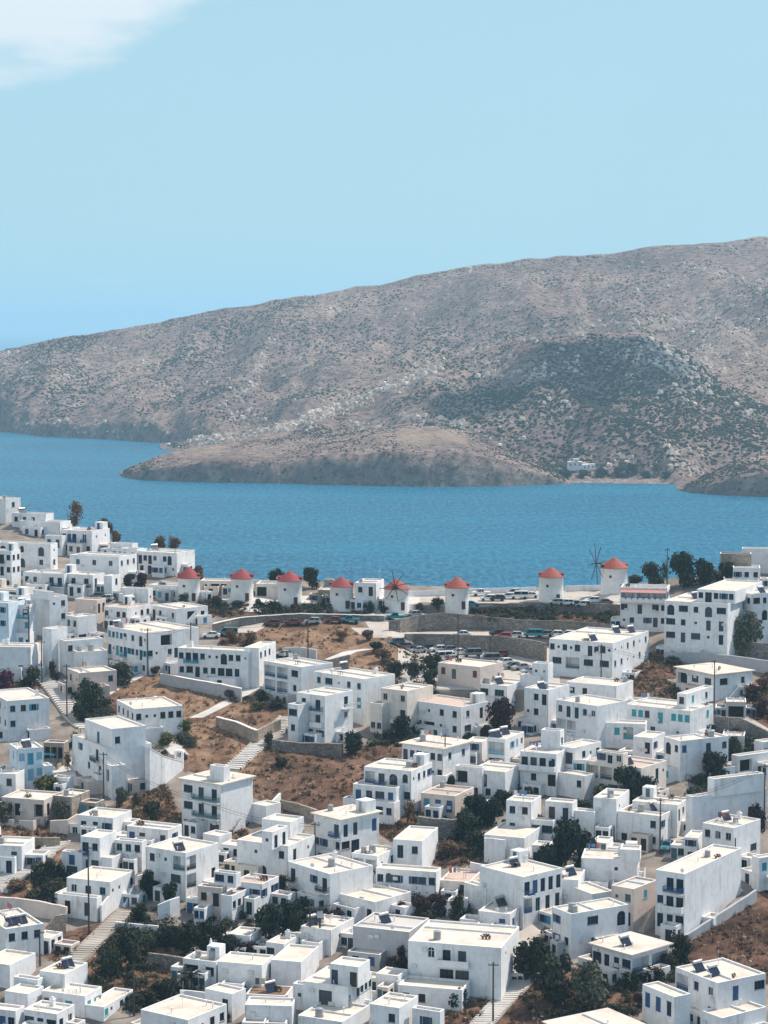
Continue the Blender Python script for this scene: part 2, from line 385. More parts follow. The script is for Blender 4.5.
def boulders(name, vs, rr, nc, n, label):
    rg = random.Random(len(vs) + 3); m = MB(); k = 0; tries = 0
    while k < n and tries < n*25:
        tries += 1; i = rg.randrange(nc - 1); j = rg.randrange(rr - 4); a = vs[i*rr + j]
        ax_, ay_ = proj(a); d = bandf(ax_, ay_)*(.8 if ay_ < 432 or ax_ < 150 else .12) + max(0, fbm(a.x/70, a.y/120, 4, 8.8) - .12)*.9
        if a.z < 2 or rg.random() > d: continue
        P = a + (vs[(i+1)*rr + j] - a)*rg.random() + (vs[i*rr + j + 1] - a)*rg.random(); r = rg.uniform(.6, 2.0) if rg.random() < .85 else rg.uniform(2, 4.5); h = r*rg.uniform(.6, 1.0); w0 = rg.random()*6
        lo = [P + Vector((r*rg.uniform(.7,1.3)*math.cos(w0+q*1.256), r*rg.uniform(.7,1.3)*math.sin(w0+q*1.256), -.5)) for q in range(5)]
        m.add(lo + [P + Vector(((p-P).x*.6, (p-P).y*.6, h*rg.uniform(.6,1.2))) for p in lo], [(q, (q+1) % 5, 5+(q+1) % 5, 5+q) for q in range(5)] + [(5,6,7,8,9)]); k += 1
    return tag(m.build(name, M['boulder']), label, kind='stuff')
M['boulder'] = plain('pale_limestone', (.56,.475,.40), .95, .35, .05, 0, .15)
boulders('hill_boulders', hv, hr, hn, 3500, 'pale limestone boulders scattered on the far hillside')
boulders('near_hill_boulders', nv, nr_, nn, 3200, 'pale limestone boulders along the near ridge')
if 0: boulders('headland_boulders', sv, srr, snc, 900, 'pale boulders on the headland')
# cumulus volume added above the hill, placed to shade the near slope
cp = at(600, 385, 2300) + sdir * 620
bm_ = bmesh.new(); rgc = random.Random(9)
m = MB()
for q in range(16):
    a = rgc.random()*6.283; d = rgc.random()**.6; c = cp + Vector((d*150*math.cos(a), d*190*math.sin(a), rgc.uniform(-8, 24) + 45)); r = rgc.uniform(55, 95)*(1.15 - .45*d)
    U, V = 14, 8; vs_ = [c + Vector((r*math.sin(math.pi*j/V)*math.cos(2*math.pi*i/U), r*math.sin(math.pi*j/V)*math.sin(2*math.pi*i/U), r*.45*math.cos(math.pi*j/V))) for j in range(V+1) for i in range(U)]
    m.add(vs_, [(j*U+i, (j+1)*U+i, (j+1)*U+(i+1) % U, j*U+(i+1) % U) for j in range(V) for i in range(U)])
bm_.free()
cmt = bpy.data.materials.new('cloud_vapour'); cmt.use_nodes = True; ct = cmt.node_tree; ct.nodes.clear()
co = ct.nodes.new('ShaderNodeOutputMaterial'); cv = ct.nodes.new('ShaderNodeVolumePrincipled'); cv.inputs['Color'].default_value = (.97,.97,.98,1); cv.inputs['Density'].default_value = .0042; cv.inputs['Anisotropy'].default_value = .3
ct.links.new(cv.outputs[0], co.inputs['Volume'])
tag(m.build('shade_cloud', cmt), 'white fair weather cloud drifting above the hill', kind='stuff')

# ------------------------------------------------------------------ town hill
DRY = [[(85,716),(120,685),(150,670),(180,676),(240,693),(262,700),(300,712),(286,722),(262,745),(222,775),(180,772),(183,745),(160,740),(118,735)],
 [(236,768),(265,742),(345,755),(395,735),(410,740),(400,760),(360,790),(340,818),(285,815),(250,795)],
 [(225,660),(215,640),(250,622),(350,618),(395,640),(440,655),(470,668),(430,692),(375,682),(330,668),(300,657)],
 [(612,694),(640,655),(665,650),(684,660),(678,700)], [(712,712),(745,690),(790,655),(800,735),(768,730)],
 [(100,808),(165,785),(183,822),(130,826)], [(-40,818),(70,822),(60,860),(70,885),(65,906),(-40,892)],
 [(30,955),(70,930),(130,915),(180,960),(180,985),(110,1005),(70,965)], [(672,955),(768,885),(830,870),(830,990),(760,985)],
 [(370,830),(400,808),(480,826),(490,862),(440,868)], [(425,1024),(480,995),(520,985),(620,955),(650,1010),(560,1040)],
 [(190,848),(250,812),(245,850)], [(195,604),(380,604),(380,616),(200,618)], [(470,608),(620,604),(640,640),(600,634),(570,622),(470,620)], [(-20,655),(50,690),(-20,700)]]
def inpoly(x, y, p):
    c = False; j = len(p) - 1
    for i in range(len(p)):
        if (p[i][1] > y) != (p[j][1] > y) and x < (p[j][0]-p[i][0]) * (y-p[i][1]) / (p[j][1]-p[i][1]) + p[i][0]: c = not c
        j = i
    return c
def is_dry(x, y):
    return any(inpoly(x, y, p) for p in DRY)
def dryness(x, y):
    if y > 1060 or x > 850 or x < -70: return 1.0
    o = [(0,0),(6,0),(-6,0),(0,5),(0,-5),(4,3),(-4,3),(4,-3),(-4,-3)]
    return sum(is_dry(x + a, y + b) for a, b in o) / 9
t = NT('town_ground')
at_ = t.n('ShaderNodeAttribute', attribute_name='dry')
nz = t.noise(.22, 5, .65); ad = t.n('ShaderNodeMath', operation='ADD'); t.l(at_.outputs['Fac'], ad.inputs[0])
sb = t.n('ShaderNodeMath', operation='MULTIPLY_ADD'); t.l(nz, sb.inputs[0]); sb.inputs[1].default_value = .9; sb.inputs[2].default_value = -.45; t.l(sb.outputs[0], ad.inputs[1])
kk = t.ramp(ad.outputs[0], [(.42, (0,0,0)), (.58, (1,1,1))])
soil = t.ramp(t.noise(.10, 7, .7), [(.34, (.034,.022,.018)), (.47, (.095,.052,.038)), (.60, (.19,.110,.078)), (.74, (.34,.235,.165))])
soil = t.mix(t.ramp(t.noise(.9, 5, .75), [(.5, (0,0,0)), (.68, (.65,.65,.65))]), soil, (.055,.040,.030))
soil = t.mix(t.ramp(t.noise(.55, 4, .7), [(.60, (0,0,0)), (.70, (.55,.55,.55))]), soil, (.42,.34,.26))
ga = t.n('ShaderNodeAttribute', attribute_name='straw')
gm_ = t.n('ShaderNodeMath', operation='MULTIPLY'); t.l(ga.outputs['Fac'], gm_.inputs[0]); t.l(t.ramp(t.noise(.16, 5, .7), [(.36, (.1,.1,.1)), (.56, (1,1,1))]), gm_.inputs[1])
soil = t.mix(gm_.outputs[0], soil, t.ramp(t.noise(.5, 5, .7), [(.3, (.17,.100,.064)), (.7, (.39,.26,.17))]))
pave = t.ramp(t.noise(.18, 5, .6), [(.3, (.15,.125,.105)), (.65, (.31,.27,.235))])
t.col(t.mix(kk, pave, soil)); t.set(Roughness=.95); t.b.inputs['Specular IOR Level'].default_value = .05
t.bump(t.noise(.7, 6, .75), .9, .35)
vs = []; fs = []; dry = []; straw = []
STRAW = [(200,735,75,34), (330,640,90,20), (170,690,60,22), (30,850,50,20), (140,805,45,20), (110,965,40,20), (390,670,40,16), (240,775,20,20)]
def strawness(x, y): return min(1, (.06 if x > 600 or y > 985 else .14) + sum(math.exp(-((x-a)/c)**2 - ((y-b)/d)**2) for a, b, c, d in STRAW))
xs = [-690 + 20 * i for i in range(26)] + [-170 + 4 * i for i in range(278)] + [958 + 20 * i for i in range(30)]
NR = 186
for px in xs:
    top = lerp_tab(RIDGE, px)
    for j in range(NR):
        if j < 170: py = top + (1060 - top) * (j / 169)
        else: py = 1060 + (j - 169) * 30
        vs.append(G(px, py)); dry.append(dryness(px, py)); straw.append(strawness(px, py))
    b = G(px, top)
    for q, (dy, z) in enumerate(((18, -4), (120, -45), (320, None))):
        vs.append(Vector((b.x * (1 + dy / 560), b.y + dy, b.z + z if z is not None else -6))); dry.append(1.0); straw.append(.3)
RR = NR + 3; order = [NR + 2, NR + 1, NR] + list(range(NR))
for i in range(len(xs) - 1):
    for a, b in zip(order, order[1:]):
        fs.append((i * RR + a, i * RR + b, (i + 1) * RR + b, (i + 1) * RR + a))
m = MB(); m.add(vs, fs); go = m.build('ground', t.m, smooth=True)
att = go.data.attributes.new('dry', 'FLOAT', 'POINT'); att.data.foreach_set('value', dry)
att2 = go.data.attributes.new('straw', 'FLOAT', 'POINT'); att2.data.foreach_set('value', straw)
tag(go, kind='structure')

# haze: one closed box of even, thin, pale air around camera and land
hz = MB(); hz.box(-45000, 45000, -500, 46000, -8, 420)
hm = bpy.data.materials.new('sea_air'); hm.use_nodes = True; ht = hm.node_tree; ht.nodes.clear()
ho = ht.nodes.new('ShaderNodeOutputMaterial'); hp = ht.nodes.new('ShaderNodeVolumePrincipled')
hp.inputs['Color'].default_value = (.50, .80, .98, 1); hp.inputs['Density'].default_value = .95e-4; hp.inputs['Anisotropy'].default_value = 0.1
ht.links.new(hp.outputs[0], ho.inputs['Volume'])
tag(hz.build('haze', hm), kind='stuff')
# ------------------------------------------------------------------ house builder
_mc = {}
def win_mesh(kind, w, h, c, part):
    key = (kind, round(w, 1), round(h, 1), c, part)
    if key in _mc: return _mc[key]
    w, h = key[1], key[2]; m = MB(); mats = [M['t' + c]]
    if part == 'frame':
        f = .07; y0, y1 = .10, .15
        if kind in 'aA':
            m.box(0, f, y0, y1, 0, h); m.box(w - f, w, y0, y1, 0, h); m.box(w/2 - f/2, w/2 + f/2, y0, y1, 0, h); m.box(0, w, y0 + .01, y1 - .01, h - w/2 - f, h - w/2)
        else:
            m.box(0, f, y0, y1, 0, h); m.box(w - f, w, y0, y1, 0, h); m.box(f, w - f, y0, y1, h - f, h); m.box(f, w - f, y0, y1, 0, f)
            n = max(2, round(w / .7))
            for k in range(1, n): m.box(w*k/n - .03, w*k/n + .03, y0 + .005, y1 - .005, f, h - f)
        if kind in 'wWsa': m.box(-.08, w + .08, -.07, .08, -.07, -.005)
    elif part == 'pane':
        m.quad((0, .155, 0), (w, .155, 0), (w, .155, h), (0, .155, h)); mats = [M['glass']]
    elif part == 'leaf':                  # a closed shutter or boarded door: battens on a panel
        n = max(1, round(w / .6))
        for k in range(n):
            a, b = w*k/n + .02, w*(k+1)/n - .02
            m.box(a, b, .06, .10, .02, h - .02)
            for q in range(3): m.box(a + .05, b - .05, .045, .062, h*(q + .12)/3, h*(q + .88)/3)
    elif part == 'open':                  # shutter leaf folded back on the wall
        m.box(0, .42, -.06, -.015, 0, h)
        for q in range(3): m.box(.05, .37, -.075, -.058, h*(q + .12)/3, h*(q + .88)/3)
    me = m.mesh(part, mats); _mc[key] = me
    return me
SZ = {'w': (1.0, 1.2), 'W': (1.9, 1.25), 's': (1.0, 1.3), 'd': (1.0, 2.15), 'D': (2.1, 2.15), 'b': (1.05, 2.15), 'B': (1.15, 2.15), 'P': (1.15, 2.15),
      'a': (1.0, 1.5), 'A': (1.5, 2.25), 't': (.55, .55), 'g': (2.8, 2.25), 'l': (3.4, 2.35)}
def facade(mb, P, ln, z0, z1, ops):
    us = sorted({0, ln, *[o[0] for o in ops], *[o[1] for o in ops]}); zs = sorted({z0, z1, *[o[2] for o in ops], *[o[3] for o in ops]})
    for a, b in zip(us, us[1:]):
        for c, d in zip(zs, zs[1:]):
            if b - a < 1e-4 or d - c < 1e-4: continue
            cu, cz = (a + b)/2, (c + d)/2
            if any(o[0] < cu < o[1] and o[2] < cz < o[3] for o in ops): continue
            mb.quad(P(a, c, 0), P(b, c, 0), P(b, d, 0), P(a, d, 0), 0)
    for (a, b, c, d, k) in ops:
        r = 1.3 if k == 'l' else (.9 if k == 'g' else .17)
        mb.quad(P(a, c, 0), P(a, c, r), P(a, d, r), P(a, d, 0), 0); mb.quad(P(b, c, r), P(b, c, 0), P(b, d, 0), P(b, d, r), 0)
        mb.quad(P(a, c, 0), P(b, c, 0), P(b, c, r), P(a, c, r), 0); mb.quad(P(a, d, r), P(b, d, r), P(b, d, 0), P(a, d, 0), 0)
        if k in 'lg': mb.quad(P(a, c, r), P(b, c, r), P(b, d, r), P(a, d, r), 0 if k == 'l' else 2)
        if k in 'aA':
            w = (b - a)/2; N = 6
            for s in (-1, 1):
                cx = a if s < 0 else b
                arc = [P((a + b)/2 + s*w*math.cos(math.pi/2*q/N), d - w + w*math.sin(math.pi/2*q/N), 0) for q in range(N + 1)]
                for p, q in zip(arc, arc[1:]): mb.add([P(cx, d, 0), p, q], [(0, 1, 2)], 0)
def rail_mesh(mb, w, dep, solid, c):
    pass
def lens(P0, a, xl, xc, xr, dep):
    D = (P0 - C0).dot(FWD); sa, ca = math.sin(a), math.cos(a); cp = math.cos(PITCH)
    k = (xl - 384)/F
    if xc - xl < 4: L = dep
    else: L = (P0.x - k*D)/(ca + k*sa*cp)
    k = (xr - 384)/F
    if xr - xc < 4 or sa - k*ca*cp < .08: Rr = dep
    else: Rr = (k*D - P0.x)/(sa - k*ca*cp)
    return max(2, min(26, L)), max(1.6, min(22, Rr))
def top_z(P0, yt):
    e = (512 - yt)/F
    A = P0 - C0
    # (A + z*Zhat).U = e*(A + z*Zhat).F
    return (e*A.dot(FWD) - A.dot(UPV))/(UPV.z - e*FWD.z)
HOUSES = []; AUTO = [True]
COUNTED = {'one', 'two', 'three', 'four', 'five', 'six', 'row', 'several', 'single', 'blank', 'plain', 'bungalow'}
def heater(root, x, y, z, rz, big=1):
    e = inst('water_heater', _hm['frame'], root, (x, y, z), rz); inst('tank', _hm['tank'], e); inst('solar_panel', _hm['panel'], e)
_hm = {}
m = MB()
for px_ in (-.85, .85):
    m.tube((px_, 0, 0), (px_, .9, 1.15), .03, n=5); m.tube((px_, .95, 0), (px_, .95, 1.2), .03, n=5); m.tube((px_, 0, .02), (px_, .95, .02), .03, n=5)
_hm['frame'] = m.mesh('frame', M['metal'])
m = MB(); m.tube((-.95, .98, 1.42), (.95, .98, 1.42), .29, n=14); _hm['tank'] = m.mesh('tank', M['metal'])
m = MB()
for x0 in (-1.0, .04):
    m.add([(x0, .02, .12), (x0 + .96, .02, .12), (x0 + .96, .86, 1.18), (x0, .86, 1.18), (x0, .10, .06), (x0 + .96, .10, .06), (x0 + .96, .94, 1.12), (x0, .94, 1.12)],
          [(0,1,2,3),(7,6,5,4),(0,4,5,1),(1,5,6,2),(2,6,7,3),(3,7,4,0)])
_hm['panel'] = m.mesh('panel', M['panel'])
m = MB(); m.box(-.35, .35, -.3, .3, 0, 1.0); m.box(-.42, .42, -.37, .37, 1.0, 1.12); m.box(-.2, .2, -.16, .16, 1.12, 1.4); _hm['chim'] = m.mesh('chimney', M['w'])
m = MB(); m.tube((0,0,0), (0,0,2.6), .025, n=5)
for q, h in enumerate((2.5, 2.3, 2.05)): m.tube((-.5 + .08*q, 0, h), (.5 - .08*q, 0, h), .018, n=4)
_hm['ant'] = m.mesh('antenna', M['metal'])
m = MB(); m.tube((0,0,.25), (0,0,1.35), .6, n=14); m.tube((0,0,1.35), (0,0,1.5), .6, .2, n=14); m.box(-.5,.5,-.5,.5,0,.25); _hm['tankb'] = m.mesh('cistern', M['ts'])
m = MB(); m.box(-.42, .42, -.32, -.02, 0, .58); m.tube((0, -.33, .29), (0, -.30, .29), .22, n=12); _hm['ac'] = m.mesh('air_conditioner', plain('pale_plastic', (.62,.61,.58), .5))
def balcony(root, x0, x1, z, rz, c, solid, at0):
    """slab + rail in face coords; at0 maps (u, out) to local xy"""
    w = x1 - x0; dep = 1.05
    mb = MB(); mb.box(0, w, -dep, -.002, -.16, 0)
    loc = at0(x0)
    b = mb.build('balcony', M['w'], root); b.location = (*loc, z); b.rotation_euler = (0, 0, rz)
    r = MB()
    if solid:
        r.box(0, w, -dep - .003, -dep + .12, 0.003, .92); r.box(-.002, .12, -dep + .12, -.003, .003, .92); r.box(w - .12, w + .002, -dep + .12, -.003, .003, .92)
        o = r.build('parapet', M['w'], b)
    else:
        n = max(3, int(w/.2))
        for k in range(n + 1):
            u = .03 + (w - .06)*k/n; r.box(u - .02, u + .02, -dep + .03, -dep + .07, .003, .92)
        for s in (.03, w - .07):
            for k in range(1, 5): r.box(s, s + .04, -dep + .2*k, -dep + .2*k + .04, .003, .92)
            r.box(s - .01, s + .05, -dep + .08, -.01, .92, .98)
        r.box(0, w, -dep + .02, -dep + .08, .92, .99); r.box(.08, w - .08, -dep + .04, -dep + .062, .25, .62)
        o = r.build('railing', M['t' + c], b)
def place_openings(root, mb, side, ox, oy, ln, z0, z1, spec, c, hs_base):
    """spec 'top storey/next/...'; side 'L' (plane y=oy, x from ox-ln to ox) or 'R' (plane x=ox, y from oy to oy+ln)"""
    if side == 'L':
        P = lambda u, z, d: (ox - ln + u, oy + d, z); at0 = lambda u: (ox - ln + u, oy); rz = 0
    else:
        P = lambda u, z, d: (ox - d, oy + u, z); at0 = lambda u: (ox, oy + u); rz = R(90)
    rows = [r.replace(' ', '') for r in spec.split('/')] if spec else []
    ops = []; parts = []; bal = []
    c0 = c
    rg = random.Random(int(abs(ox*71 + oy*37 + ln*101 + z1*13)))
    n = len(rows); tot = z1 - .25 - hs_base
    if n:
        H = min(tot/n, 3.1)
        blank = all(set(r) <= {'.'} for r in rows)
        while tot - n*H > 2.3 and not blank and n < 4 and side == 'L' and AUTO[0]:      # more storeys than listed
            k = max(2, int(ln/2.3)); rows.append(''.join(rg.choice('wwdw.tdWb') for _ in range(k))); n += 1
    for i, row in enumerate(rows):
        zb = max(hs_base, z1 - .25 - H*(i + 1)) if i < n - 1 or tot - n*H > .6 else hs_base
        toks = row
        if set(toks) - {'.'} and 'l' not in toks and 'g' not in toks and ln/len(toks) > 2.9 and AUTO[0]:
            toks = ''.join(k + rg.choice('.wwtw') for k in toks)
        if i < n - 1 and side == 'L' and AUTO[0]: toks = ''.join('B' if (k in 'db' and rg.random() < .55) else k for k in toks)
        if not toks: continue
        cw = ln/len(toks); run = None
        for j, k in enumerate(toks + '.'):
            if k in 'BP':
                u = cw*(j + .5); e = min(cw*.49, 1.5)
                run = [run[0] if run else u - e, u + e, k]
            elif run:
                bal.append((run[0], run[1], zb + .02, run[2])); run = None
            if k == '.' or k not in SZ: continue
            w, h = SZ[k]; w *= 1.15; h *= 1.08; w = min(w, cw*.86); h = min(h, H*.84 if k in 'dDbBPAgl' else H*.55)
            if k in 'aA': w = min(w, h*.9)
            if zb + .05 + h > z1 - .12: continue
            w = round(w, 1); h = round(h, 1)
            u0 = cw*(j + .5) - w/2; zz = zb + .05 if k in 'dDbBPAgl' else zb + min(1.0, H*.36) + (.35 if k == 't' else 0)
            ops.append((u0, u0 + w, zz, zz + h, k)); parts.append((k, u0, zz, w, h))
    facade(mb, P, ln, z0, z1, ops)
    for (k, u0, zz, w, h) in parts:
        if k == 'g': continue
        x, y = at0(u0)
        if k == 'l':
            # set back glazed doors and a rail in front
            mm = win_mesh('D', min(2.1, w*.7), h*.88, c, 'frame')
            d = 1.2
            p = (x + w*.15, y + d, zz + .03) if side == 'L' else (x - d, y + w*.15, zz + .03)
            f = inst('door', mm, root, p, rz); inst('pane', win_mesh('D', min(2.1, w*.7), h*.88, c, 'pane'), f)
            r = MB(); n = max(3, int(w/.25))
            for q in range(n + 1): r.box(.03 + (w - .1)*q/n, .07 + (w - .1)*q/n, .04, .08, 0.01, .9)
            r.box(.02, w - .02, .03, .09, .9, .96); r.box(.05, w - .05, .05, .07, .2, .6)
            o = r.build('railing', M['t' + c], root); o.location = (x, y, zz); o.rotation_euler = (0, 0, rz)
            continue
        nm = 'door' if k in 'dDbBPA' else 'window'
        c = rg.choice('kgknckw') if rg.random() < .2 else c0
        f = inst(nm, win_mesh(k, w, h, c, 'frame'), root, (x, y, zz), rz)
        if k in 'sb': inst('shutter' if k == 's' else 'panel', win_mesh(k, w, h, c, 'leaf'), f)
        else:
            pn = inst('pane', win_mesh(k, w, h, c, 'pane'), f)
            if int(u0*53 + zz*89) % 5 == 0: pn.material_slots[0].link = 'OBJECT'; pn.material_slots[0].material = M['curtain']
        if k == 'w' and c in 'ncl' and int(u0*97 + zz*31) % 3 == 0 and w >= .8:
            inst('shutter', win_mesh(k, w, h, c, 'open'), f, (-.46, 0, 0)); inst('shutter', win_mesh(k, w, h, c, 'open'), f, (w + .04, 0, 0))
    for (a, b, z, k) in bal:
        balcony(root, max(.05, a), min(ln - .05, b), z, rz, c, k == 'P', at0)
def B(label, geo, L='', R='', a=24, c='n', w='w', r='r', ov=0, x=(), it='', dep=7, name='house', cat='house', group='whitewashed houses on the hillside', skirt=5, ph=.32, keep=0):
    xl, xc, xr, yt, yb = geo
    P0 = G(xc, yb)
    if not keep:
        for _ in range(20):
            l1, r1 = lens(P0, math.radians(a), xl, xc, xr, dep)
            if xr - xc >= 4 and r1 > 9.5 and a < 58 and l1 < 15: a += 2
            elif xc - xl >= 4 and l1 > 17 and a > 12 and r1 < 9: a -= 2
            else: break
    al = math.radians(a)
    AUTO[0] = not (COUNTED & set(label.replace('-', ' ').split()))
    root = empty(name, P0, -al)
    rr = random.Random(int(xl*7 + yb*13))
    inv = Matrix.Rotation(al, 3, 'Z')
    def box(kind, g, L, R_, base, ovh, dp, rc):
        xl, xc, xr, yt, yb = g
        if kind == 'm': P = P0
        elif kind == 'g': P = G(xc, yb)
        else: P = at_z(xc, yb, base)
        lL, lR = lens(P, al, xl, xc, xr, dp)
        ht = max(1.2 if kind != 'g' else .4, min(16, top_z(P, yt)))
        q = inv @ (P - P0); ox, oy, bz = q.x, q.y, q.z
        zt = bz + ht; zb = bz - (skirt if kind != 't' else 0)
        walls = MB(); roofs = MB()
        for side, ln, sp in (('L', lL, L), ('R', lR, R_)):
            place_openings(root, walls, side, ox, oy, ln, zb, zt, sp, c, bz)
        X0, X1, Y0, Y1 = ox - lL, ox, oy, oy + lR
        walls.quad((X1, Y1, zb), (X0, Y1, zb), (X0, Y1, zt), (X1, Y1, zt), 0); walls.quad((X0, Y1, zb), (X0, Y0, zb), (X0, Y0, zt), (X0, Y1, zt), 0)
        if ovh:
            roofs.box(X0 - .5, X1 + .5, Y0 - .5, Y1 + .5, zt + .002, zt + .2, rc); rz = zt + .2
        else:
            i = .22; d = ph; zi = zt - d; A = [(X0, Y0), (X1, Y0), (X1, Y1), (X0, Y1)]; Bq = [(X0+i, Y0+i), (X1-i, Y0+i), (X1-i, Y1-i), (X0+i, Y1-i)]
            for k in range(4):
                p, q2, s, u = A[k], A[(k+1) % 4], Bq[(k+1) % 4], Bq[k]
                walls.quad((*p, zt), (*q2, zt), (*s, zt), (*u, zt), 1); walls.quad((*u, zt), (*s, zt), (*s, zi), (*u, zi), 0)
            roofs.quad(*[(*p, zi) for p in Bq], rc); rz = zi
        walls.build('walls', [M[w], M['cap'], M['dark']], root); roofs.build('roof', [M[r]], root)
        return (X0, X1, Y0, Y1, rz, root.location.z + rz)
    main = box('m', geo, L, R, 0, ov, dep, 0)
    prev = main; bx = [main]
    for e in x:
        k, g = e[0], e[1]; l2 = e[2] if len(e) > 2 else ''; r2 = e[3] if len(e) > 3 else ''; o2 = e[4] if len(e) > 4 else 0; d2 = e[5] if len(e) > 5 else 3.5
        base = main[5] if k == 't' else prev[5]
        prev = box('t' if k in 'tT' else 'g', g, l2, r2, base, o2, d2, 0); bx.append(prev)
    X0, X1, Y0, Y1, rz, _ = main
    for k in it:
        px_, py_ = rr.uniform(X0 + 1.3, X1 - 1.3) if X1 - X0 > 3 else (X0+X1)/2, rr.uniform(Y0 + 1, Y1 - 1.3) if Y1 - Y0 > 3 else (Y0+Y1)/2
        if k == 'H': heater(root, px_, py_, rz, R_sun - (-al))
        elif k == 'C': inst('chimney', _hm['chim'], root, (px_, max(py_, Y1 - 1), rz))
        elif k == 'V': inst('antenna', _hm['ant'], root, (px_, py_, rz), rr.random()*3)
        elif k == 'T': inst('cistern', _hm['tankb'], root, (px_, py_, rz))
        elif k == 'A': inst('air_conditioner', _hm['ac'], root, (X1 + .02 if False else px_, Y0 + .6, rz), 0)
    tag(root, label, cat, group)
    root['_b'] = 1
    HOUSES.append((root, bx, al)); del root['_b']
    return root
R_sun = R(-50 + 90)                      # panels turned towards the sun
# ------------------------------------------------------------------ the town, back rows first
B('plain cream-white block at the top left corner above the sea', (-30,6,21,499,524), 'w.', 'w', a=40, it='')
B('low white house with three small openings below the top left block', (12,46,54,514,532), 'www.', '', c='k')
B('long blank white house stepping down below the first terrace', (20,60,71,522,538), '.', '')
B('white house with blue shutters and narrow balconies near the dry conifer', (62,92,110,531,555), 's b B . B s', 't', x=[('g',(45,62,66,536,556),'b b','')], c='n')
B('low white outbuilding on the ridge behind the blue shuttered house', (110,132,138,544,560), 't . t', '')
B('white house with two arched dark balconies over an arched door', (-6,51,58,544,580), 'AaA/W A w', 't/w', c='k')
B('white corner house with a dark door balcony at the left edge', (-14,12,21,551,590), '. B/. d', 'w w/w w', c='k')
B('broad plain house with three tall windows and dark roof edge', (70,119,137,557,584), 'w w w', 'w w w', c='s', r='u', it='V')
B('white house with blue railed balcony above the narrow lane', (23,64,67,574,596), 'w w . BB', '', c='n', r='u')
B('white house with a small two-door balcony left of the dark bush', (67,93,105,575,596), 'B B', 'd .', c='n', x=[('g',(104,112,121,576,596),'','a')])
B('low cream shop row under a dark canopy at the left edge', (-16,20,23,590,602), 'g d g', '', c='k', w='c')
B('small white building beside the ridge with blue arched porch', (138,177,195,553,576), 'd d . A', '', c='n', x=[('g',(121,137,140,549,572),'w','')])
B('low white lit wall house under the blue arched porch', (149,178,181,586,601), 'w w w', '', c='k')
B('low round-cornered white store beside the dark bushes', (121,148,153,589,604), '.', 't', w='w')
B('small pale blue-white box house with three tiny windows', (7,21,32,596,607), 'w w', '', c='n')
B('pale blue house with narrow windows at the left edge', (-16,9,12,603,650), 'w/w/.', '', c='c', w='y')
B('white house with curved blue balcony over three blue doors', (13,30,37,605,646), 'BB/s b s', '', a=12, c='c', x=[('g',(12,30,34,633,648),'t s t','')])
B('tall cream-white house with a pink roof terrace and deep small windows', (31,50,68,597,640), '.', 't w/. w', a=50, c='k', r='v', x=[('t',(33,48,52,592,600),'','')])
B('blank beige block with a pale pink screed roof', (75,97,106,600,626), '. .', 'd d', c='m', w='p', r='v')
B('white house with a brown roof and rounded end bay', (104,127,151,608,630), 'd . w w', '. w', c='m', r='v')
B('long lit-roof white house with a dark framed terrace window', (151,176,208,609,628), 'd w . w', '. g w', a=32, c='k', it='')
B('white house with turquoise shutters and a small window awning', (66,78,97,617,645), 's s/s s', '. / W', a=45, c='c', x=[])
B('plain white rounded wall house behind the stepped street', (43,52,68,629,675), '.', '.', a=40)
B('narrow plain white house with one dark high window', (60,66,104,641,676), '. ', 'w . . .', a=60, c='k')
B('plain cream-white cube with a turquoise awning below it', (69,78,108,652,680), '', '.', a=65, w='w', it='T')
B('white taverna with a row of small ground floor windows', (-30,31,34,647,680), '. . ./w . w', '', a=6, c='n', it='C')
B('pinkish house half hidden by the dark tree beside the path', (68,80,117,673,699), 'w', '. . w', a=62, c='n', w='p', it='')
B('large corner house with turquoise lower doors and a curved corner balcony', (108,147,199,633,676), 's s W w A/b b d w d', '. g . ./W . d .', a=33, c='c', it='HT', ov=0)
B('long white terrace house with a maroon arched window', (178,249,257,651,689), 'w B B w t t A w w t/w W d w w D D d .', 'w', a=20, c='k', it='C', x=[('g',(256,259,276,648,688),'','w w/. w')])
B('white house with two decks of blue loggias and a lit side wall', (264,301,333,667,708), 'l l W/l l w', '.', a=27, c='n', it='V')
B('white two-storey house with small top windows and turquoise doors', (314,364,395,679,726), 'w W t w w/. . . b b', '.', a=24, c='c', it='CH')
B('tall three-storey white house with small blue balconies and stone base', (297,325,353,696,746), 'd B/w P/D d w', '. B/. w/. .', a=30, c='n', x=[('g',(288,298,301,705,746),'W/w','')])
B('cream house with a raised left room and dark green-framed door', (381,407,433,691,734), 'w . w/w . d', '.', a=24, c='s', w='c', x=[('g',(370,382,384,704,734),'. / w','')])
B('two-storey white house above two dark garage openings', (410,461,488,707,742), 'd t w w/g g w w', 'w d/W .', a=22, c='k', r='v', it='')
B('pinkish single-storey house with two maroon shutters below the car park', (438,480,503,667,702), 's d . s', '', a=14, c='m', w='p')
B('white house with two big dark windows under the car park', (476,507,526,686,712), 'W W', 'w', a=28, c='k', it='TT')
B('white L-shaped house with a blank lit side right of the brown tree', (524,548,569,690,736), '. w d/ t w .', '.', a=26, c='k', it='H')
B('big white apartment house with dark loggias and tiny round side vents', (549,612,656,643,688), 'w w W d W/W l W W/t . t t', 't w t/w t w', a=24, c='g', it='HHC', x=[('g',(532,548,553,664,690),'t t',''),('g',(520,540,544,676,692),'','')])
B('white house with two dark windows and a flat-roofed glass porch', (566,616,633,686,716), 'w w . .', '.', a=22, c='k', it='C')
B('blue-doored two-storey house stepping below the glass porch', (556,597,627,706,752), 'w d d w w/l l . .', '.', a=30, c='c', it='')
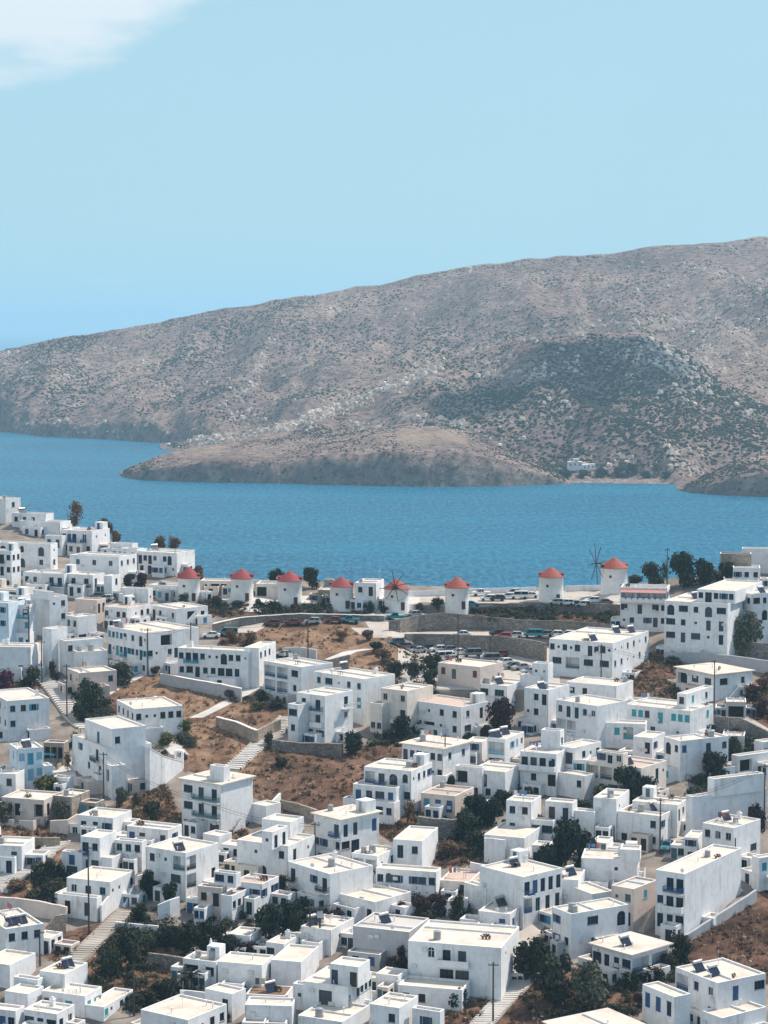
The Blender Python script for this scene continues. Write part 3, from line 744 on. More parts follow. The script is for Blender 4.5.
B('long house with a row of turquoise shutters and upper balcony', (624,690,713,711,748), 's s s s . b . s s s/. W . d . . t .', '. s', a=15, c='t', x=[('t',(677,686,713,694,709),'s','s w')], it='')
B('low wing with one turquoise shutter and a blue glazed porch', (600,645,648,724,752), '. s l .', '', a=12, c='t', dep=4)
B('white bungalow with wide eaves and square dark windows', (676,714,752,675,702), 'g W W', 'W w', a=24, c='k', ov=1)
B('white hotel wing with a pink awning and scalloped terrace rail', (620,667,691,588,632), 'l l l/W d W/ t . d', 'w w/./.', a=12, c='n', r='u')
B('large white hotel with blue arched windows in three storeys', (664,727,748,604,664), 'A W w A W/W w t d d/W d W t d', '. w/./.', a=14, c='n', it='H', x=[('T',(697,735,768,591,604),'w D w w w','')])
B('white hotel annex with a dark arch at the right edge', (735,752,800,594,650), 'w/.', 'W . ./A', a=40, c='k', it='H')
B('white three-window house at the right horizon beside the dark stone room', (733,760,800,568,590), 'w w w', '', a=8, c='n', x=[('g',(742,790,800,549,575),'','')])
B('dark stone upper room standing left of the white horizon house', (720,751,754,554,584), '. .', '', a=8, w='s', r='v', dep=4)
B('concrete garage with a dark doorway beside the parked white car', (726,746,749,702,718), 'g', '', a=8, w='e', c='k', dep=5)
B('square white house with a blue doored terrace left of the dark trees', (664,680,728,741,782), 'A/.', 's . b b . w/. w', a=62, c='n', x=[], it='T')
B('small white cube with blue shutter left of the dark arch', (633,652,665,738,768), '. d', 'w', a=28, c='n')
B('white house with a wooden dark veranda at the right edge', (732,738,800,756,780), '', 'g . . .', a=58, c='k')
B('huge blank white wall with an enclosed roof yard and solar panel', (688,692,766,797,842), '', '. . . . .', a=62, it='H', x=[('t',(708,714,764,779,797),'','')])
B('white two-storey house with five grey windows and a solar heater', (702,733,760,828,872), 'w w w/w . w', '. / . W', a=38, c='s', it='HC')
B('low white house with domed roof vents behind the turquoise car', (632,677,689,805,838), '.', 'd w d', a=26, c='s', it='')
B('low white house with a rusty roof tank beside the turquoise car', (617,660,679,816,850), '. . w', 'w d', a=22, c='n', it='T')
B('white tower-like house with a dark cistern on its roof', (593,616,629,799,840), '.', 't', a=22, c='n', it='T', x=[('g',(573,594,598,812,842),'.','')])
B('plain long white house with two round vents in its wall', (581,637,664,860,896), '. . t .', '.', a=10, c='k', x=[('t',(620,640,660,850,862),'','')], it='C')
B('tiny white roofed shed beside the dark pine and pole', (591,606,613,843,862), '.', '.', a=20)
B('long white house with a blue balcony front and a huge blank side', (655,684,753,874,942), '. BB/w PP/d d W', '. . .', a=34, c='n', it='', keep=1)
B('pink house with one turquoise shutter', (611,633,657,889,934), 't w/. d', 's/.', a=38, c='t', w='p', r='u', it='V')
B('white house with a rounded side wall and raised roof room', (552,571,628,914,960), 'w/w', '. W . A/. t . .', a=55, c='n', x=[('g',(566,592,613,894,925),'.','. t')], it='T')
B('white house under a wide cream roof slab among the pines', (592,631,669,955,990), 'D d d W', 'l l', a=36, c='n', ov=1, it='H')
B('flat-roofed white house with two solar heaters in the bottom right corner', (675,717,765,983,1034), 'l w w/d . d', '. b . W/. .', a=34, c='n', ov=0, it='HHV', x=[('g',(642,674,690,997,1040),'b b d','')])
B('low white wall house at the bottom edge under the hotel slope', (700,722,766,1018,1050), '', '.', a=40)
B('pale roofed house cut off by the bottom edge right of centre', (546,606,668,1050,1090), '.', '.', a=40, ov=1)
B('white house with wide eaves and blue doors above the terraced house', (402,443,470,749,792), 'd d w/. . t', 'w/.', a=18, c='n', ov=1, it='T')
B('white terraced house with arched doors and many stepped balconies', (364,411,432,771,816), 'l b A a/. . W W', 't w/. .', a=24, c='n', it='', x=[('g',(353,396,409,788,822),'b b W s',''),('g',(343,394,400,803,826),'t t w W w','')])
B('old pinkish house with three blue doors on a stone terrace', (421,455,474,796,820), 'b b b', '.', a=20, c='n', w='p', r='v')
B('white house with a glazed balcony and roof heaters behind the curved wall', (487,505,524,739,775), 'l/g', '. s/. t', a=16, c='l', it='HHH')
B('white house with dark doors along a long upper balcony', (520,556,572,754,797), 'd P P P/. w . D', '', a=14, c='k', x=[('t',(541,560,564,731,750),'','w')])
B('white house with a lit roof and pale pergola beside the columned house', (555,573,601,748,790), '. D', '. t', a=32, c='n', x=[('g',(553,584,587,776,802),'. . w','')])
B('beige house with square columns and open verandas behind the big tree', (585,641,666,768,808), 'l l l l', '. d', a=20, c='n', w='c', r='v', x=[('t',(597,623,628,754,767),'w d w','')])
B('small white house with a roof room and terrace steps in the dark trees', (506,531,541,802,842), 'w w/w .', '. / d', a=22, c='n', x=[('g',(529,553,560,821,846),'D W',''),('g',(545,572,577,803,842),'b d',''),('g',(484,524,543,838,864),'. .','. .')])
B('dark-sided grey-white house on a curved retaining wall', (471,505,523,772,802), 'l .', '.', a=24, c='n', w='w', r='r', x=[('g',(455,482,486,768,800),'g .','')])
B('white house with a bright blue awning balcony on the narrow street', (480,523,562,877,930), '. .', 'B b d d d/l d d d', a=36, c='n', it='C', x=[('g',(464,486,494,888,914),'. s','')])
B('white house with one blue shuttered window below the blue awning', (478,510,523,914,942), '. s', 'w d', a=22, c='n')
B('large white house with a recessed balcony and maroon doors near the bottom', (408,501,519,948,1002), '. a P P . ./. . D D . .', 't', a=10, c='m', it='T', x=[('g',(398,462,470,990,1012),'w w . .','')])
B('small white cube with one blue window at the bottom edge', (370,399,418,1008,1046), '. w', '', a=26, c='n', x=[('g',(412,440,444,1012,1046),'w','')])
B('long white house with small windows and a set-back brown-roofed room', (376,436,441,872,902), 'w a w . w w w', '', a=16, c='n', r='r', it='', x=[('g',(393,422,438,841,880),'d w','.')])
B('white house with corner eaves and a blue gate below the brown field', (314,341,379,820,868), 't . B/w .', 'd d . b/W D . .', a=40, c='n', ov=1, it='')
B('low white house with a glazed veranda beside the round vent', (352,377,397,856,890), 'l l', 't', a=28, c='n', it='T')
B('white house with two long blue balconies and a plain broad side', (288,330,373,874,914), 'B . w B/D w w', '.', a=26, c='n', it='TC')
B('white house with a single arched doorway and terraced lit rooms', (237,288,315,846,886), '. t . w/. A .', 'd t', a=26, c='n', x=[('t',(262,272,288,832,850),'t','d d'),('t',(262,290,304,822,838),'','')])
B('white house with blue windows under a pinkish roof by the pink house', (234,262,279,884,912), 'w w', 'w w', a=26, c='n', r='v', x=[('t',(214,236,241,874,888),'W',''),('g',(221,232,252,896,924),'','w d')])
B('pink rendered house with a small terrace beside the white bay', (198,222,227,888,920), 'w d', '', a=20, c='k', w='p', r='v')
B('white corner house with open dark balconies on two storeys', (146,186,219,853,902), 'w t l/. W', 'l . ./l . d', a=28, c='k', it='H')
B('white cube house with three dark openings above the lower terrace', (78,113,132,818,842), 'w d w', '.', a=22, c='n', it='V')
B('white house with blue doors behind the three-opening cube', (127,168,182,830,856), 'b b . w', 'w', a=24, c='n')
B('white house with one blue balcony over a row of dark windows', (81,100,117,838,878), 'B w/d W', '.', a=22, c='n', x=[('g',(62,82,86,853,878),'b/W',''),('g',(100,112,126,858,880),'t','t w')])
B('low white house with a turquoise arched porch between two taller houses', (115,142,147,842,872), 'w w w/. A .', '', a=20, c='t')
B('white house with a lower storey of two dark doors and side stairs', (67,110,135,882,914), 'w w w', 't t . w', a=22, c='k', x=[('g',(58,97,102,898,922),'d d','')])
B('plain cream lit house with one blue window at the left edge', (-24,22,25,846,872), '. . w', '', a=10, c='n')
B('white house on a stone base with three blue windows at the left edge', (-18,6,44,929,966), '.', 'w w w / .', a=60, c='n', it='H')
B('plain white block with a lit end wall under the stair street', (40,65,88,974,1002), '. . .', '.', a=24, x=[('g',(14,38,42,980,1005),'. A',''),('g',(-20,10,36,965,990),'','')], it='H')
B('white house with turquoise shutters below the stair street plots', (42,85,102,996,1018), 's s b .', 's', a=22, c='t', it='', x=[('g',(101,104,134,1007,1022),'','s . s')])
B('small white house with blue windows cut by the bottom edge', (24,57,75,1014,1044), 'W d D', 'w', a=24, c='n', it='C', x=[('g',(5,28,44,994,1020),'','')])
B('white house with a blue door in the bottom left corner', (-20,16,25,1011,1045), '. b', '', a=20, c='n')
B('white house with a tall roof antenna at the bottom edge', (141,188,227,1020,1056), '.', '. w', a=32, c='k', it='V', x=[('g',(205,232,246,994,1022),'. d','')])
B('white house with a white cone chimney beside the palm', (183,216,229,962,990), 'g W', 'w', a=22, c='g', it='T')
B('broad blank white house with cream roof and slanting corner', (218,262,274,965,998), '.', '. w', a=16, x=[('g',(271,301,319,962,992),'.','')])
B('tiny white house with a green window in front of the dark trees', (266,284,299,944,964), 'W', '.', a=24, c='g', it='C')
B('white house with a bluish side under the twin-pole transformer', (301,331,354,930,956), '. .', '. t', a=26, c='k', it='T')
B('rough grey-rendered house with a patched flat roof', (353,409,429,932,970), '.', '.', a=14, w='e', r='u')
B('low white house with a row of five blue windows', (329,375,411,902,924), 'w w w w', 'w', a=18, c='n', it='A')
B('white house with a roof terrace room and green balcony door', (303,348,372,987,1030), '. D .', 't w w', a=24, c='g', x=[('t',(330,358,370,967,988),'d . b',''),('g',(293,306,310,985,1012),'t','')])
B('white box in front of the brown roofed lean-to', (245,292,296,1006,1036), '.', '', a=6, x=[])
B('pale roofed white house with potted roof at the bottom edge', (298,342,369,1022,1056), '.', '', a=24, it='T')
B('small isolated white house on the dry brown slope', (117,135,183,709,742), 'w w', 'w t w', a=66, c='k', it='')
B('big white house with blue balconies and a buttressed blank side', (73,106,152,748,796), 'w B/. w P/d . w d', '.', a=55, c='n', x=[('t',(85,112,146,729,749),'b','w . .'),('g',(104,112,126,766,800),'d','')], it='')
B('pale blue house with cyan shutters in two storeys', (10,18,44,749,792), 's/s', 's b s/s b s', a=66, c='l', w='y', x=[('g',(42,45,52,766,792),'','')])
B('white house with one turquoise window at the left edge below the blue house', (-24,16,19,774,800), '. . s', '', a=12, c='c')
B('rough stone house with three brown doorways', (44,64,69,743,766), 'g g g', '', a=12, c='k', w='s', r='v')
B('white house with turquoise side shutters and a fan-shaped lit roof', (-12,8,50,701,742), 's s/s s', 'w w w ./w . . .', a=64, c='c', it='C')
B('old low house with pinkish walls under a broad pale roof', (2,44,62,800,826), 'w d . g', 'd', a=18, c='k', w='p', r='r')
B('low stone-walled cottage joined under the pale roof by the garden wall', (52,72,90,797,820), '. s', '.', a=24, c='m', w='s')
B('tall white house with three storeys of dark balconies and a blank lit side', (182,221,253,785,838), 'W BB/W BB/W w W', '. .', a=26, c='g', ov=1, it='C', x=[('t',(210,224,230,767,782),'',''),('g',(203,219,232,836,856),'','t')])
B('white courtyard house behind the tall three-storey house', (252,266,281,806,826), '', '', a=40)
# along the windmill ridge
B('white cottage with one window and a brown door beside the windmills', (355,376,384,583,611), 'w d', '', a=10, c='m', dep=5)
B('low white ridge house with a row of dark doorways', (200,240,244,581,594), 'd g g g', '', a=8, c='k', w='c', dep=5)
B('small white shed with a brown door right of the red-capped windmill', (199,206,213,592,603), '', 'd', a=50, c='m', dep=3)
B('low cream ridge house between two windmills', (256,290,294,584,597), 'g . d', '', a=6, c='k', w='c', dep=5)
B('pale ridge cottage with a stone end behind the dark round tree', (318,338,344,590,604), 'd .', '', a=8, c='k', w='s', dep=4)

# infill between the larger houses
B('low pink-roofed deck building right of the set-back room', (440,470,482,882,898), '. w', '', a=16, c='k', w='c', r='v', dep=5)
B('plain white annex between the blue awning house and the long round-vent house', (550,578,585,880,912), '. .', 't', a=14, c='n')
B('white house with one blue window at the right edge below the two-storey house', (752,759,800,858,892), '', 's d . w', a=60, c='c')
B('small white room above the arched doorway house', (221,241,251,846,862), 'w', '', a=24, c='n')
B('small white annex right of the stone-based house', (33,50,63,938,954), '. d', 'w', a=24, c='k')
B('small white house under the dark shrubs by the road wall', (722,744,750,736,754), '. w', '', a=12, c='g', w='e')
B('little white house at the right edge above the wooden veranda', (754,763,800,742,760), '', 'w . w', a=55, c='k')
B('small white house between the low wall and the green-window house', (228,250,262,936,956), 'w . ', '', a=20, c='n')
B('narrow white house squeezed right of the four-door house', (572,586,592,760,790), 'w/d', '', a=16, c='n')
B('small white house left of the curved retaining wall', (430,446,452,776,796), '. w', 't', a=20, c='n')
B('two-level white house with a green door right of the terraced house', (466,482,489,742,766), 'w/b', '', a=18, c='g')
B('small white cube before the two big loggia decks', (336,352,360,700,716), 'w', 'd', a=24, c='n')
B('low white store between the pink deck and the blue awning house', (446,462,468,902,918), '. d', '', a=20, c='n')
B('white garden house left of the largest pine', (532,548,553,846,866), 'd', '', a=18, c='n')
B('white house with two tiny windows below the grey-rendered house', (376,398,408,976,1000), 't t', 'w', a=24, c='n')
B('long low white house right of the grey-rendered house', (424,446,452,966,990), 'd w', '', a=16, c='n', dep=4)
B('narrow white house beside the turquoise car street', (684,697,704,838,862), 'w/d', '', a=20, c='k')
B('small white house at the foot of the stair street', (62,76,82,858,874), 'd w', '', a=20, c='n')
B('white outbuilding below the pale blue house', (52,68,74,778,794), '. d', '', a=22, c='c')
B('brown roofed lean-to between the white box and the broad blank house', (246,286,293,996,1012), '.', '', a=10, c='k', r='x', ph=.1, dep=8)
# ------------------------------------------------------------------ windmills
M['mill'] = wall_mat('mill_whitewash', (.82,.81,.79), (.80,.79,.77), amt=.3)
M['red1'] = plain('crimson_painted_cap', (.27,.055,.060), .7, .18, .2); M['red2'] = plain('faded_red_cap', (.30,.078,.060), .7, .18, .2)
def px_scale(P): return F / (P - C0).dot(FWD)
def windmill(x, yb, hw, ye, ya, cap, label, sails=None):
    P = G(x, yb); s = px_scale(P); r = hw / s; h = (yb - ye) / s; hc = (ye - ya) / s
    root = empty('windmill', P); N = 28
    m = MB(); ring = lambda rr, z: [(rr*math.cos(2*math.pi*k/N), rr*math.sin(2*math.pi*k/N), z) for k in range(N)]
    zs = [(r*1.06, -3), (r*1.05, 0), (r*1.02, h*.4), (r, h*.97), (r*1.03, h*.98), (r*1.03, h)]
    vs = [p for a in zs for p in ring(*a)]; fs = [(i*N+k, i*N+(k+1) % N, (i+1)*N+(k+1) % N, (i+1)*N+k) for i in range(len(zs)-1) for k in range(N)] + [tuple(range((len(zs)-1)*N, len(zs)*N))]
    m.add(vs, fs); m.build('tower', M['mill'], root, True)
    m = MB(); zs = [(r*1.10, h+.003), (r*1.12, h+.1), (r*.66, h+hc*.50), (r*.16, h+hc*.93), (.05, h+hc)]
    vs = [p for a in zs for p in ring(*a)]; m.add(vs, fs[:-1-N] + [tuple(range(N-1, -1, -1))]); c = m.build('cap', M[cap], root)
    wz = sails[0] if sails else R(170)
    for q, a in ((0, wz), (1, wz + math.pi)):          # the two dark openings with boarded dormers
        Mx = Matrix.Rotation(a, 4, 'Z')
        m = MB(); m.box(r*.45, r*1.03, -.6, .6, h+.14, h+.85, 0, Mx); m.add([Mx @ Vector(p) for p in ((r*.3,-.72,h+.87),(r*1.06,-.72,h+.87),(r*1.06,.72,h+.87),(r*.3,.72,h+.87),(r*.3,0,h+1.25),(r*1.06,0,h+1.25))], [(0,1,5,4),(2,3,4,5),(1,2,5),(0,4,3),(0,3,2,1)], 1)
        d = m.build('dormer', [M['dark'], M[cap]], c)
    m = MB(); a = R(-60); ca, sa = math.cos(a), math.sin(a)
    Mx = Matrix.Translation((r*1.04*ca, r*1.04*sa, 0)) @ Matrix.Rotation(a + R(90), 4, 'Z')
    m.box(-.5, .5, -.06, .35, .02, 2.0, 0, Mx); dd = m.build('door', M['tm'], root)
    a = R(-112); Mx = Matrix.Translation((r*1.02*math.cos(a), r*1.02*math.sin(a), h*.62)) @ Matrix.Rotation(a + R(90), 4, 'Z')
    m = MB(); m.box(-.3, .3, -.05, .3, 0, .6, 0, Mx); m.build('window', M['tk'], root)
    if sails:
        ang, rad, tilt, nsp = sails
        hub = Vector((math.cos(ang)*(r*1.5), math.sin(ang)*(r*1.5), h + 1.2))
        m = MB(); m.tube((math.cos(ang)*r*.6, math.sin(ang)*r*.6, h+1.1), tuple(hub), .16, .12, 8); sh = m.build('shaft', M['wood'], root)
        u = Vector((-math.sin(ang), math.cos(ang), 0)); L = rad / s
        m = MB()
        for k in range(nsp):
            th = 2*math.pi*(k + .25)/nsp; d = u*math.cos(th) + Vector((0,0,1))*math.sin(th)
            m.tube(tuple(hub), tuple(hub + d*L), .11, .08, 5)
        m.tube(tuple(hub - Vector((math.cos(ang), math.sin(ang), 0))*.1), tuple(hub + Vector((math.cos(ang), math.sin(ang), 0))*1.2), .14, .05, 6)
        m.build('sail_frame', M['wood'], root)
        m = MB()
        for k in range(nsp):
            t0 = 2*math.pi*(k + .25)/nsp; t1 = 2*math.pi*(k + 1.25)/nsp
            m.tube(tuple(hub + (u*math.cos(t0) + Vector((0,0,1))*math.sin(t0))*L*.98), tuple(hub + (u*math.cos(t1) + Vector((0,0,1))*math.sin(t1))*L*.98), .02, .02, 4)
        m.build('rim_rope', M['wood'], root)
    tag(root, label, 'windmill', 'whitewashed windmills along the ridge')
windmill(189, 600, 10.7, 577.5, 566.5, 'red1', 'crimson-capped windmill standing behind the long lit-roof white house')
windmill(242, 600, 11, 578, 568.5, 'red1', 'crimson-capped windmill with a clump of dark low bushes at its left foot')
windmill(290, 604, 11.8, 580.5, 570.5, 'red1', 'windmill with a small dark window, in front of the round dark tree')
windmill(341.5, 607.5, 11.5, 586, 576.5, 'red1', 'windmill touching the white cottage with a window and brown door')
windmill(396.5, 609, 12, 588.5, 578.5, 'red2', 'windmill facing the viewer with a ring of thin bare sail spokes', (R(-95), 16, 0, 8))
windmill(457, 608, 11.8, 587, 576.5, 'red2', 'pale red capped windmill above the curved road wall, no sails')
windmill(551, 601, 12, 576.5, 567, 'red2', 'pale red capped windmill beside the parked cars on the upper terrace')
windmill(614, 591, 13, 567.5, 557, 'red2', 'highest windmill with long bare spokes turned to the left', (R(197), 21, 0, 8))

# ------------------------------------------------------------------ walls, paths, roads
def poly(pts, step):
    out = []
    for a, b in zip(pts, pts[1:]):
        n = max(1, int(math.hypot(b[0]-a[0], b[1]-a[1]) / step))
        for k in range(n): out.append(tuple(a[i] + (b[i]-a[i])*k/n for i in range(len(a))))
    return out + [tuple(pts[-1])]
def rwall(label, pts, mat='q', th=.55, name='retaining_wall', cat='wall', cap=None, group='walls terracing the hillside'):
    P = poly(pts, 7); fr = []
    rg = random.Random(int(pts[0][0]*3 + pts[0][1]))
    for x, yb, yt in P:
        p = G(x, yb); h = max(.4, top_z(p, yt)) + rg.uniform(-.06, .06); fr.append((p, h))
    o = fr[0][0].copy(); root_m = MB(); vs = []
    for i, (p, h) in enumerate(fr):
        a = fr[max(0, i-1)][0]; b = fr[min(len(fr)-1, i+1)][0]; d = (b - a); d.z = 0; d.normalize()
        n = Vector((-d.y, d.x, 0));
        if n.y < 0: n = -n
        q = p - o
        vs += [q - Vector((0,0,2)), q + Vector((0,0,h)), q + n*th + Vector((0,0,h)), q + n*th - Vector((0,0,2))]
    fs = []
    for i in range(len(fr)-1):
        a, b = 4*i, 4*i + 4
        for k in range(4): fs.append((a+k, b+k, b+(k+1) % 4, a+(k+1) % 4))
    fs += [(0,1,2,3), (len(vs)-1, len(vs)-2, len(vs)-3, len(vs)-4)]
    root_m.add(vs, fs); w = root_m.build(name, M[mat]); w.location = o
    if cap:
        c = MB()
        v2 = []
        for i in range(len(fr)):
            f, b_ = Vector(vs[4*i+1]), Vector(vs[4*i+2]); n = (b_ - f).normalized()
            v2 += [f - n*.06 + Vector((0,0,.004)), f - n*.06 + Vector((0,0,.14)), b_ + n*.06 + Vector((0,0,.14)), b_ + n*.06 + Vector((0,0,.004))]
        f2 = []
        for i in range(len(fr)-1):
            a, b = 4*i, 4*i + 4
            for k in range(4): f2.append((a+k, b+k, b+(k+1) % 4, a+(k+1) % 4))
        f2 += [(0,1,2,3), (len(v2)-1, len(v2)-2, len(v2)-3, len(v2)-4)]
        c.add(v2, f2); c.build('coping', M[cap], w)
    return tag(w, label, cat, group)
rwall('long grey stone wall below the left windmills', [(214,634,624),(240,627,618),(265,622.5,616),(300,621,614),(345,620,615),(384,621,616)], cap='cap')
rwall('curved grey stone wall under the pale red capped windmill', [(390,631,621),(400,633,619),(420,632,615),(448,630.5,613),(480,630,616),(520,632,620),(570,633,621),(612,633,624)])
rwall('upper grey stone wall under the top row of parked cars', [(430,613,609),(448,612.5,606.5),(479,612.5,603.5),(530,613,603.5),(590,613.5,603),(628,614,605)])
rwall('dark stone wall between the two car park levels', [(406,640,634),(430,645,634),(470,650,635),(500,653,636),(530,659,640),(545,662,643)])
rwall('long pale grey wall below the big hotel', [(664,662,652),(700,664,653),(735,668,656),(775,675,662)], 'e', group='plain walls below the hotel')
rwall('dark grey-green wall below the hotel annex', [(720,657,641),(745,657,642),(790,660,645)], 'q')
rwall('grey wall under the road with the parked white car', [(714,738,716),(740,741,718),(768,748,732),(790,753,738)], 'q')
rwall('stone terrace base under the tall white house with blue balconies', [(272,751,740),(300,753,743),(342,757,744)], 'q', 1.2)
rwall('brownish garden wall beside the long stairs', [(216,727,717),(235,733,722),(256,744,731)], 's', cap='cap')
rwall('short garden wall closing the small green plot', [(256,744,731),(268,737,725),(281,731,719)], 's')
rwall('grey-blue wall curving below the long terrace house', [(160,684,674),(200,692,681),(228,699,686),(241,702,689)], 'e', cap='cap')
rwall('dark round stone wall under the old pinkish house', [(417,838,817),(436,841,819),(457,839,820),(462,834,818)], 'q', 1.0)
rwall('brown field wall beside the white courtyard house', [(278,808,800),(296,813,803),(316,821,810)], 's')
rwall('rough pale wall beneath the shrubs at the left edge', [(-10,910,896),(30,916,900),(66,922,907)], 'p')
rwall('small brown wall corner beside the stepped lane', [(46,936,928),(56,934,916),(66,932,914)], 's')
rwall('dark retaining wall hidden among the trees', [(148,966,953),(170,970,956),(188,973,959)], 'q')
rwall('low pink-grey garden wall in front of the old low house', [(50,833,821),(68,834,820),(79,828,814)], 'p')
rwall('dry field wall below the old low house', [(18,846,838),(45,848,838),(60,846,838)], 's', group='dry stone field walls')
rwall('white parapet wall beside the large centre house', [(366,1002,990),(400,1007,994)], 'w', .25)
rwall('white sloping buttress wall beside the big blank white house', [(150,792,748),(165,784,757),(183,770,762)], 'w', 1.2, cap='cap')
rwall('white wing wall stepping up behind the tall three-storey house', [(266,818,806),(274,815,800),(281,808,793)], 'w', .4)
rwall('white terrace wall under the small house in the dark trees', [(484,862,838),(505,864,840)], 'w', .4)
rwall('long low white wall below the blue awning house', [(470,876,862),(490,880,866)], 'w', .4)
rwall('low stone wall on the brown slope above the veranda house', [(300,666,660),(330,668,660),(350,662,655)], 'q')
rwall('short grey block wall behind the veranda house', [(282,656,648),(300,658,647),(316,660,650)], 'e')
rwall('grey-blue base strip under the huge blank white wall', [(686,942,936),(720,924,914),(757,902,890)], 'e', .5)
rwall('white garden wall left of the dark pine', [(596,860,850),(620,862,852)], 'w', .3)
rwall('white stair wall beside the two-door house', [(102,922,905),(112,912,893),(124,900,880)], 'w', .35)
rwall('white yard wall beside the bougainvillea terrace', [(158,920,905),(170,918,900),(180,914,897)], 'w', .35)
rwall('low white wall under the dry field by the palm', [(115,928,922),(135,931,924),(158,934,926)], 'w', .35)
rwall('white terrace wall with roof clutter beside the palm house', [(180,1002,990),(200,1004,992),(214,1006,994)], 'w', .3)
rwall('low white wall along the ridge edge beside the car terraces', [(408,597,591.5),(440,596,590),(480,594,588.5),(536,592,587)], 'w', .3, group='low white walls on the ridge')
rwall('low white wall along the ridge behind the left windmills', [(206,585,578.5),(232,586,579),(262,586,580)], 'w', .3, group='low white walls on the ridge')
rwall('low white wall ending at the spoked left-turned windmill', [(566,592,586),(585,591,585.5),(600,590,585)], 'w', .3, group='low white walls on the ridge')
M['path'] = roof_mat('whitewashed_steps', (.60,.57,.53), (.56,.53,.50), (.38,.33,.28), .5)
M['road'] = roof_mat('dusty_concrete_road', (.50,.45,.40), (.46,.42,.38), (.34,.29,.25), .6)
M['asphalt'] = roof_mat('worn_asphalt', (.12,.115,.11), (.11,.105,.10), (.17,.155,.14), .6)
PATHS = []
def on_path(x, y):
    for pts in PATHS:
        for (ax, ay, aw), (bx_, by, bw) in zip(pts, pts[1:]):
            if min(ay, by) - 2 <= y <= max(ay, by) + 2:
                t = 0 if by == ay else max(0, min(1, (y-ay)/(by-ay)))
                if abs(x - ax - (bx_-ax)*t) < (aw + (bw-aw)*t)/2 + 1.5: return True
    return False
def strip(name, pts, mat, lift=.07, stairs=False):
    PATHS.append(pts)
    st = 2.4 if stairs else 3
    P = poly(pts, st); m = MB(); NX = 1 if stairs else 6
    if stairs and P[0][1] > P[-1][1]: P = P[::-1]
    rows = []
    for x, y, w in P:
        rows.append([G(x - w/2 + w*k/NX, y, lift) for k in range(NX + 1)])
    if stairs:
        for a, b in zip(rows, rows[1:]):
            z = max(a[0].z, a[1].z)
            a2 = [Vector((p.x, p.y, z)) for p in a]; b2 = [Vector((p.x, p.y, z)) for p in b]; zl = max(b[0].z, b[1].z)
            m.quad(b2[0], b2[1], a2[1], a2[0]); m.quad(Vector((b[0].x,b[0].y,zl-.25)), Vector((b[1].x,b[1].y,zl-.25)), b2[1], b2[0])
            for k, sg in ((0, -1), (1, 1)):
                lo = [Vector((p.x, p.y, z - 1)) for p in (a[k], b[k])]; m.quad(lo[0], lo[1], b2[k], a2[k])
                q = Vector((.32*sg, 0, 0))     # whitewashed kerb on both sides
                A, Bb = a2[k] + Vector((0,0,.28)), b2[k] + Vector((0,0,.28))
                m.quad(A, Bb, Bb + q, A + q); m.quad(a2[k], b2[k], Bb, A); m.quad(A + q, Bb + q, b2[k] + q - Vector((0,0,1.2)), a2[k] + q - Vector((0,0,1.2)))
    else:
        for a, b in zip(rows, rows[1:]):
            for k in range(NX): m.quad(b[k], b[k+1], a[k+1], a[k])
    return tag(m.build(name, M[mat]), kind='structure')
strip('path', [(370,649,14),(350,652,14),(334,659,16),(322,667,14)], 'path')
strip('path', [(252,688,18),(238,697,14),(215,709,12),(196,718,14)], 'path', stairs=False)
strip('stairs', [(294,717,26),(280,727,20),(262,742,16),(246,757,15),(232,770,16)], 'path', stairs=True)
strip('path', [(146,673,10),(125,684,8),(108,694,8),(96,700,8)], 'path')
strip('stairs', [(48,681,22),(58,693,20),(66,706,18),(74,718,16),(84,729,12)], 'path', stairs=True)
strip('street', [(44,640,16),(40,655,18),(42,668,22),(46,682,22)], 'road')
strip('stairs', [(62,842,14),(48,852,16),(30,866,26),(8,880,34),(-12,893,40)], 'path', stairs=True)
strip('stairs', [(128,912,18),(112,925,16),(95,942,18),(80,957,18),(68,968,16)], 'road', stairs=True)
strip('stairs', [(528,972,22),(520,984,22),(505,1000,20),(488,1018,20),(470,1040,20)], 'path', stairs=True)
strip('street', [(556,902,10),(545,915,16),(530,932,22),(522,950,22),(520,970,22)], 'road')
strip('street', [(700,800,12),(690,818,18),(680,838,26),(678,858,30)], 'road')
strip('street', [(718,705,24),(740,716,14),(760,728,14),(790,745,16)], 'road')
strip('road', [(240,633,30),(262,623,20),(300,623,14),(350,621.5,16),(385,622,40),(400,637,50),(425,637,60)], 'road')
strip('road', [(385,616,60),(410,612,60),(445,609,50),(480,603,60),(540,602,90),(600,602,90),(640,606,40)], 'road')
strip('road', [(380,628,60),(395,638,60)], 'road')
def pad(name, x0, x1, y0, y1, mat, lift=.06):
    m = MB(); nx = int((x1-x0)/4); ny = int((y1-y0)/2)
    for i in range(nx):
        for j in range(ny):
            f = lambda a, b: G(x0+(x1-x0)*a/nx, y0+(y1-y0)*b/ny, lift)
            m.quad(f(i,j+1), f(i+1,j+1), f(i+1,j), f(i,j))
    return tag(m.build(name, M[mat]), kind='structure')
pad('car_park', 398, 560, 648, 690, 'road'); pad('parking_road', 404, 612, 631.5, 638, 'road', .09)
pad('windmill_terrace', 200, 420, 596, 612, 'path', .05); pad('ridge_terrace', 420, 624, 591, 602.5, 'road', .05)
strip('path', [(155,733,30),(168,742,20),(180,755,18)], 'path')
strip('street', [(60,758,30),(58,772,34),(64,786,30)], 'path')
strip('path', [(330,660,10),(345,657,10)], 'path')

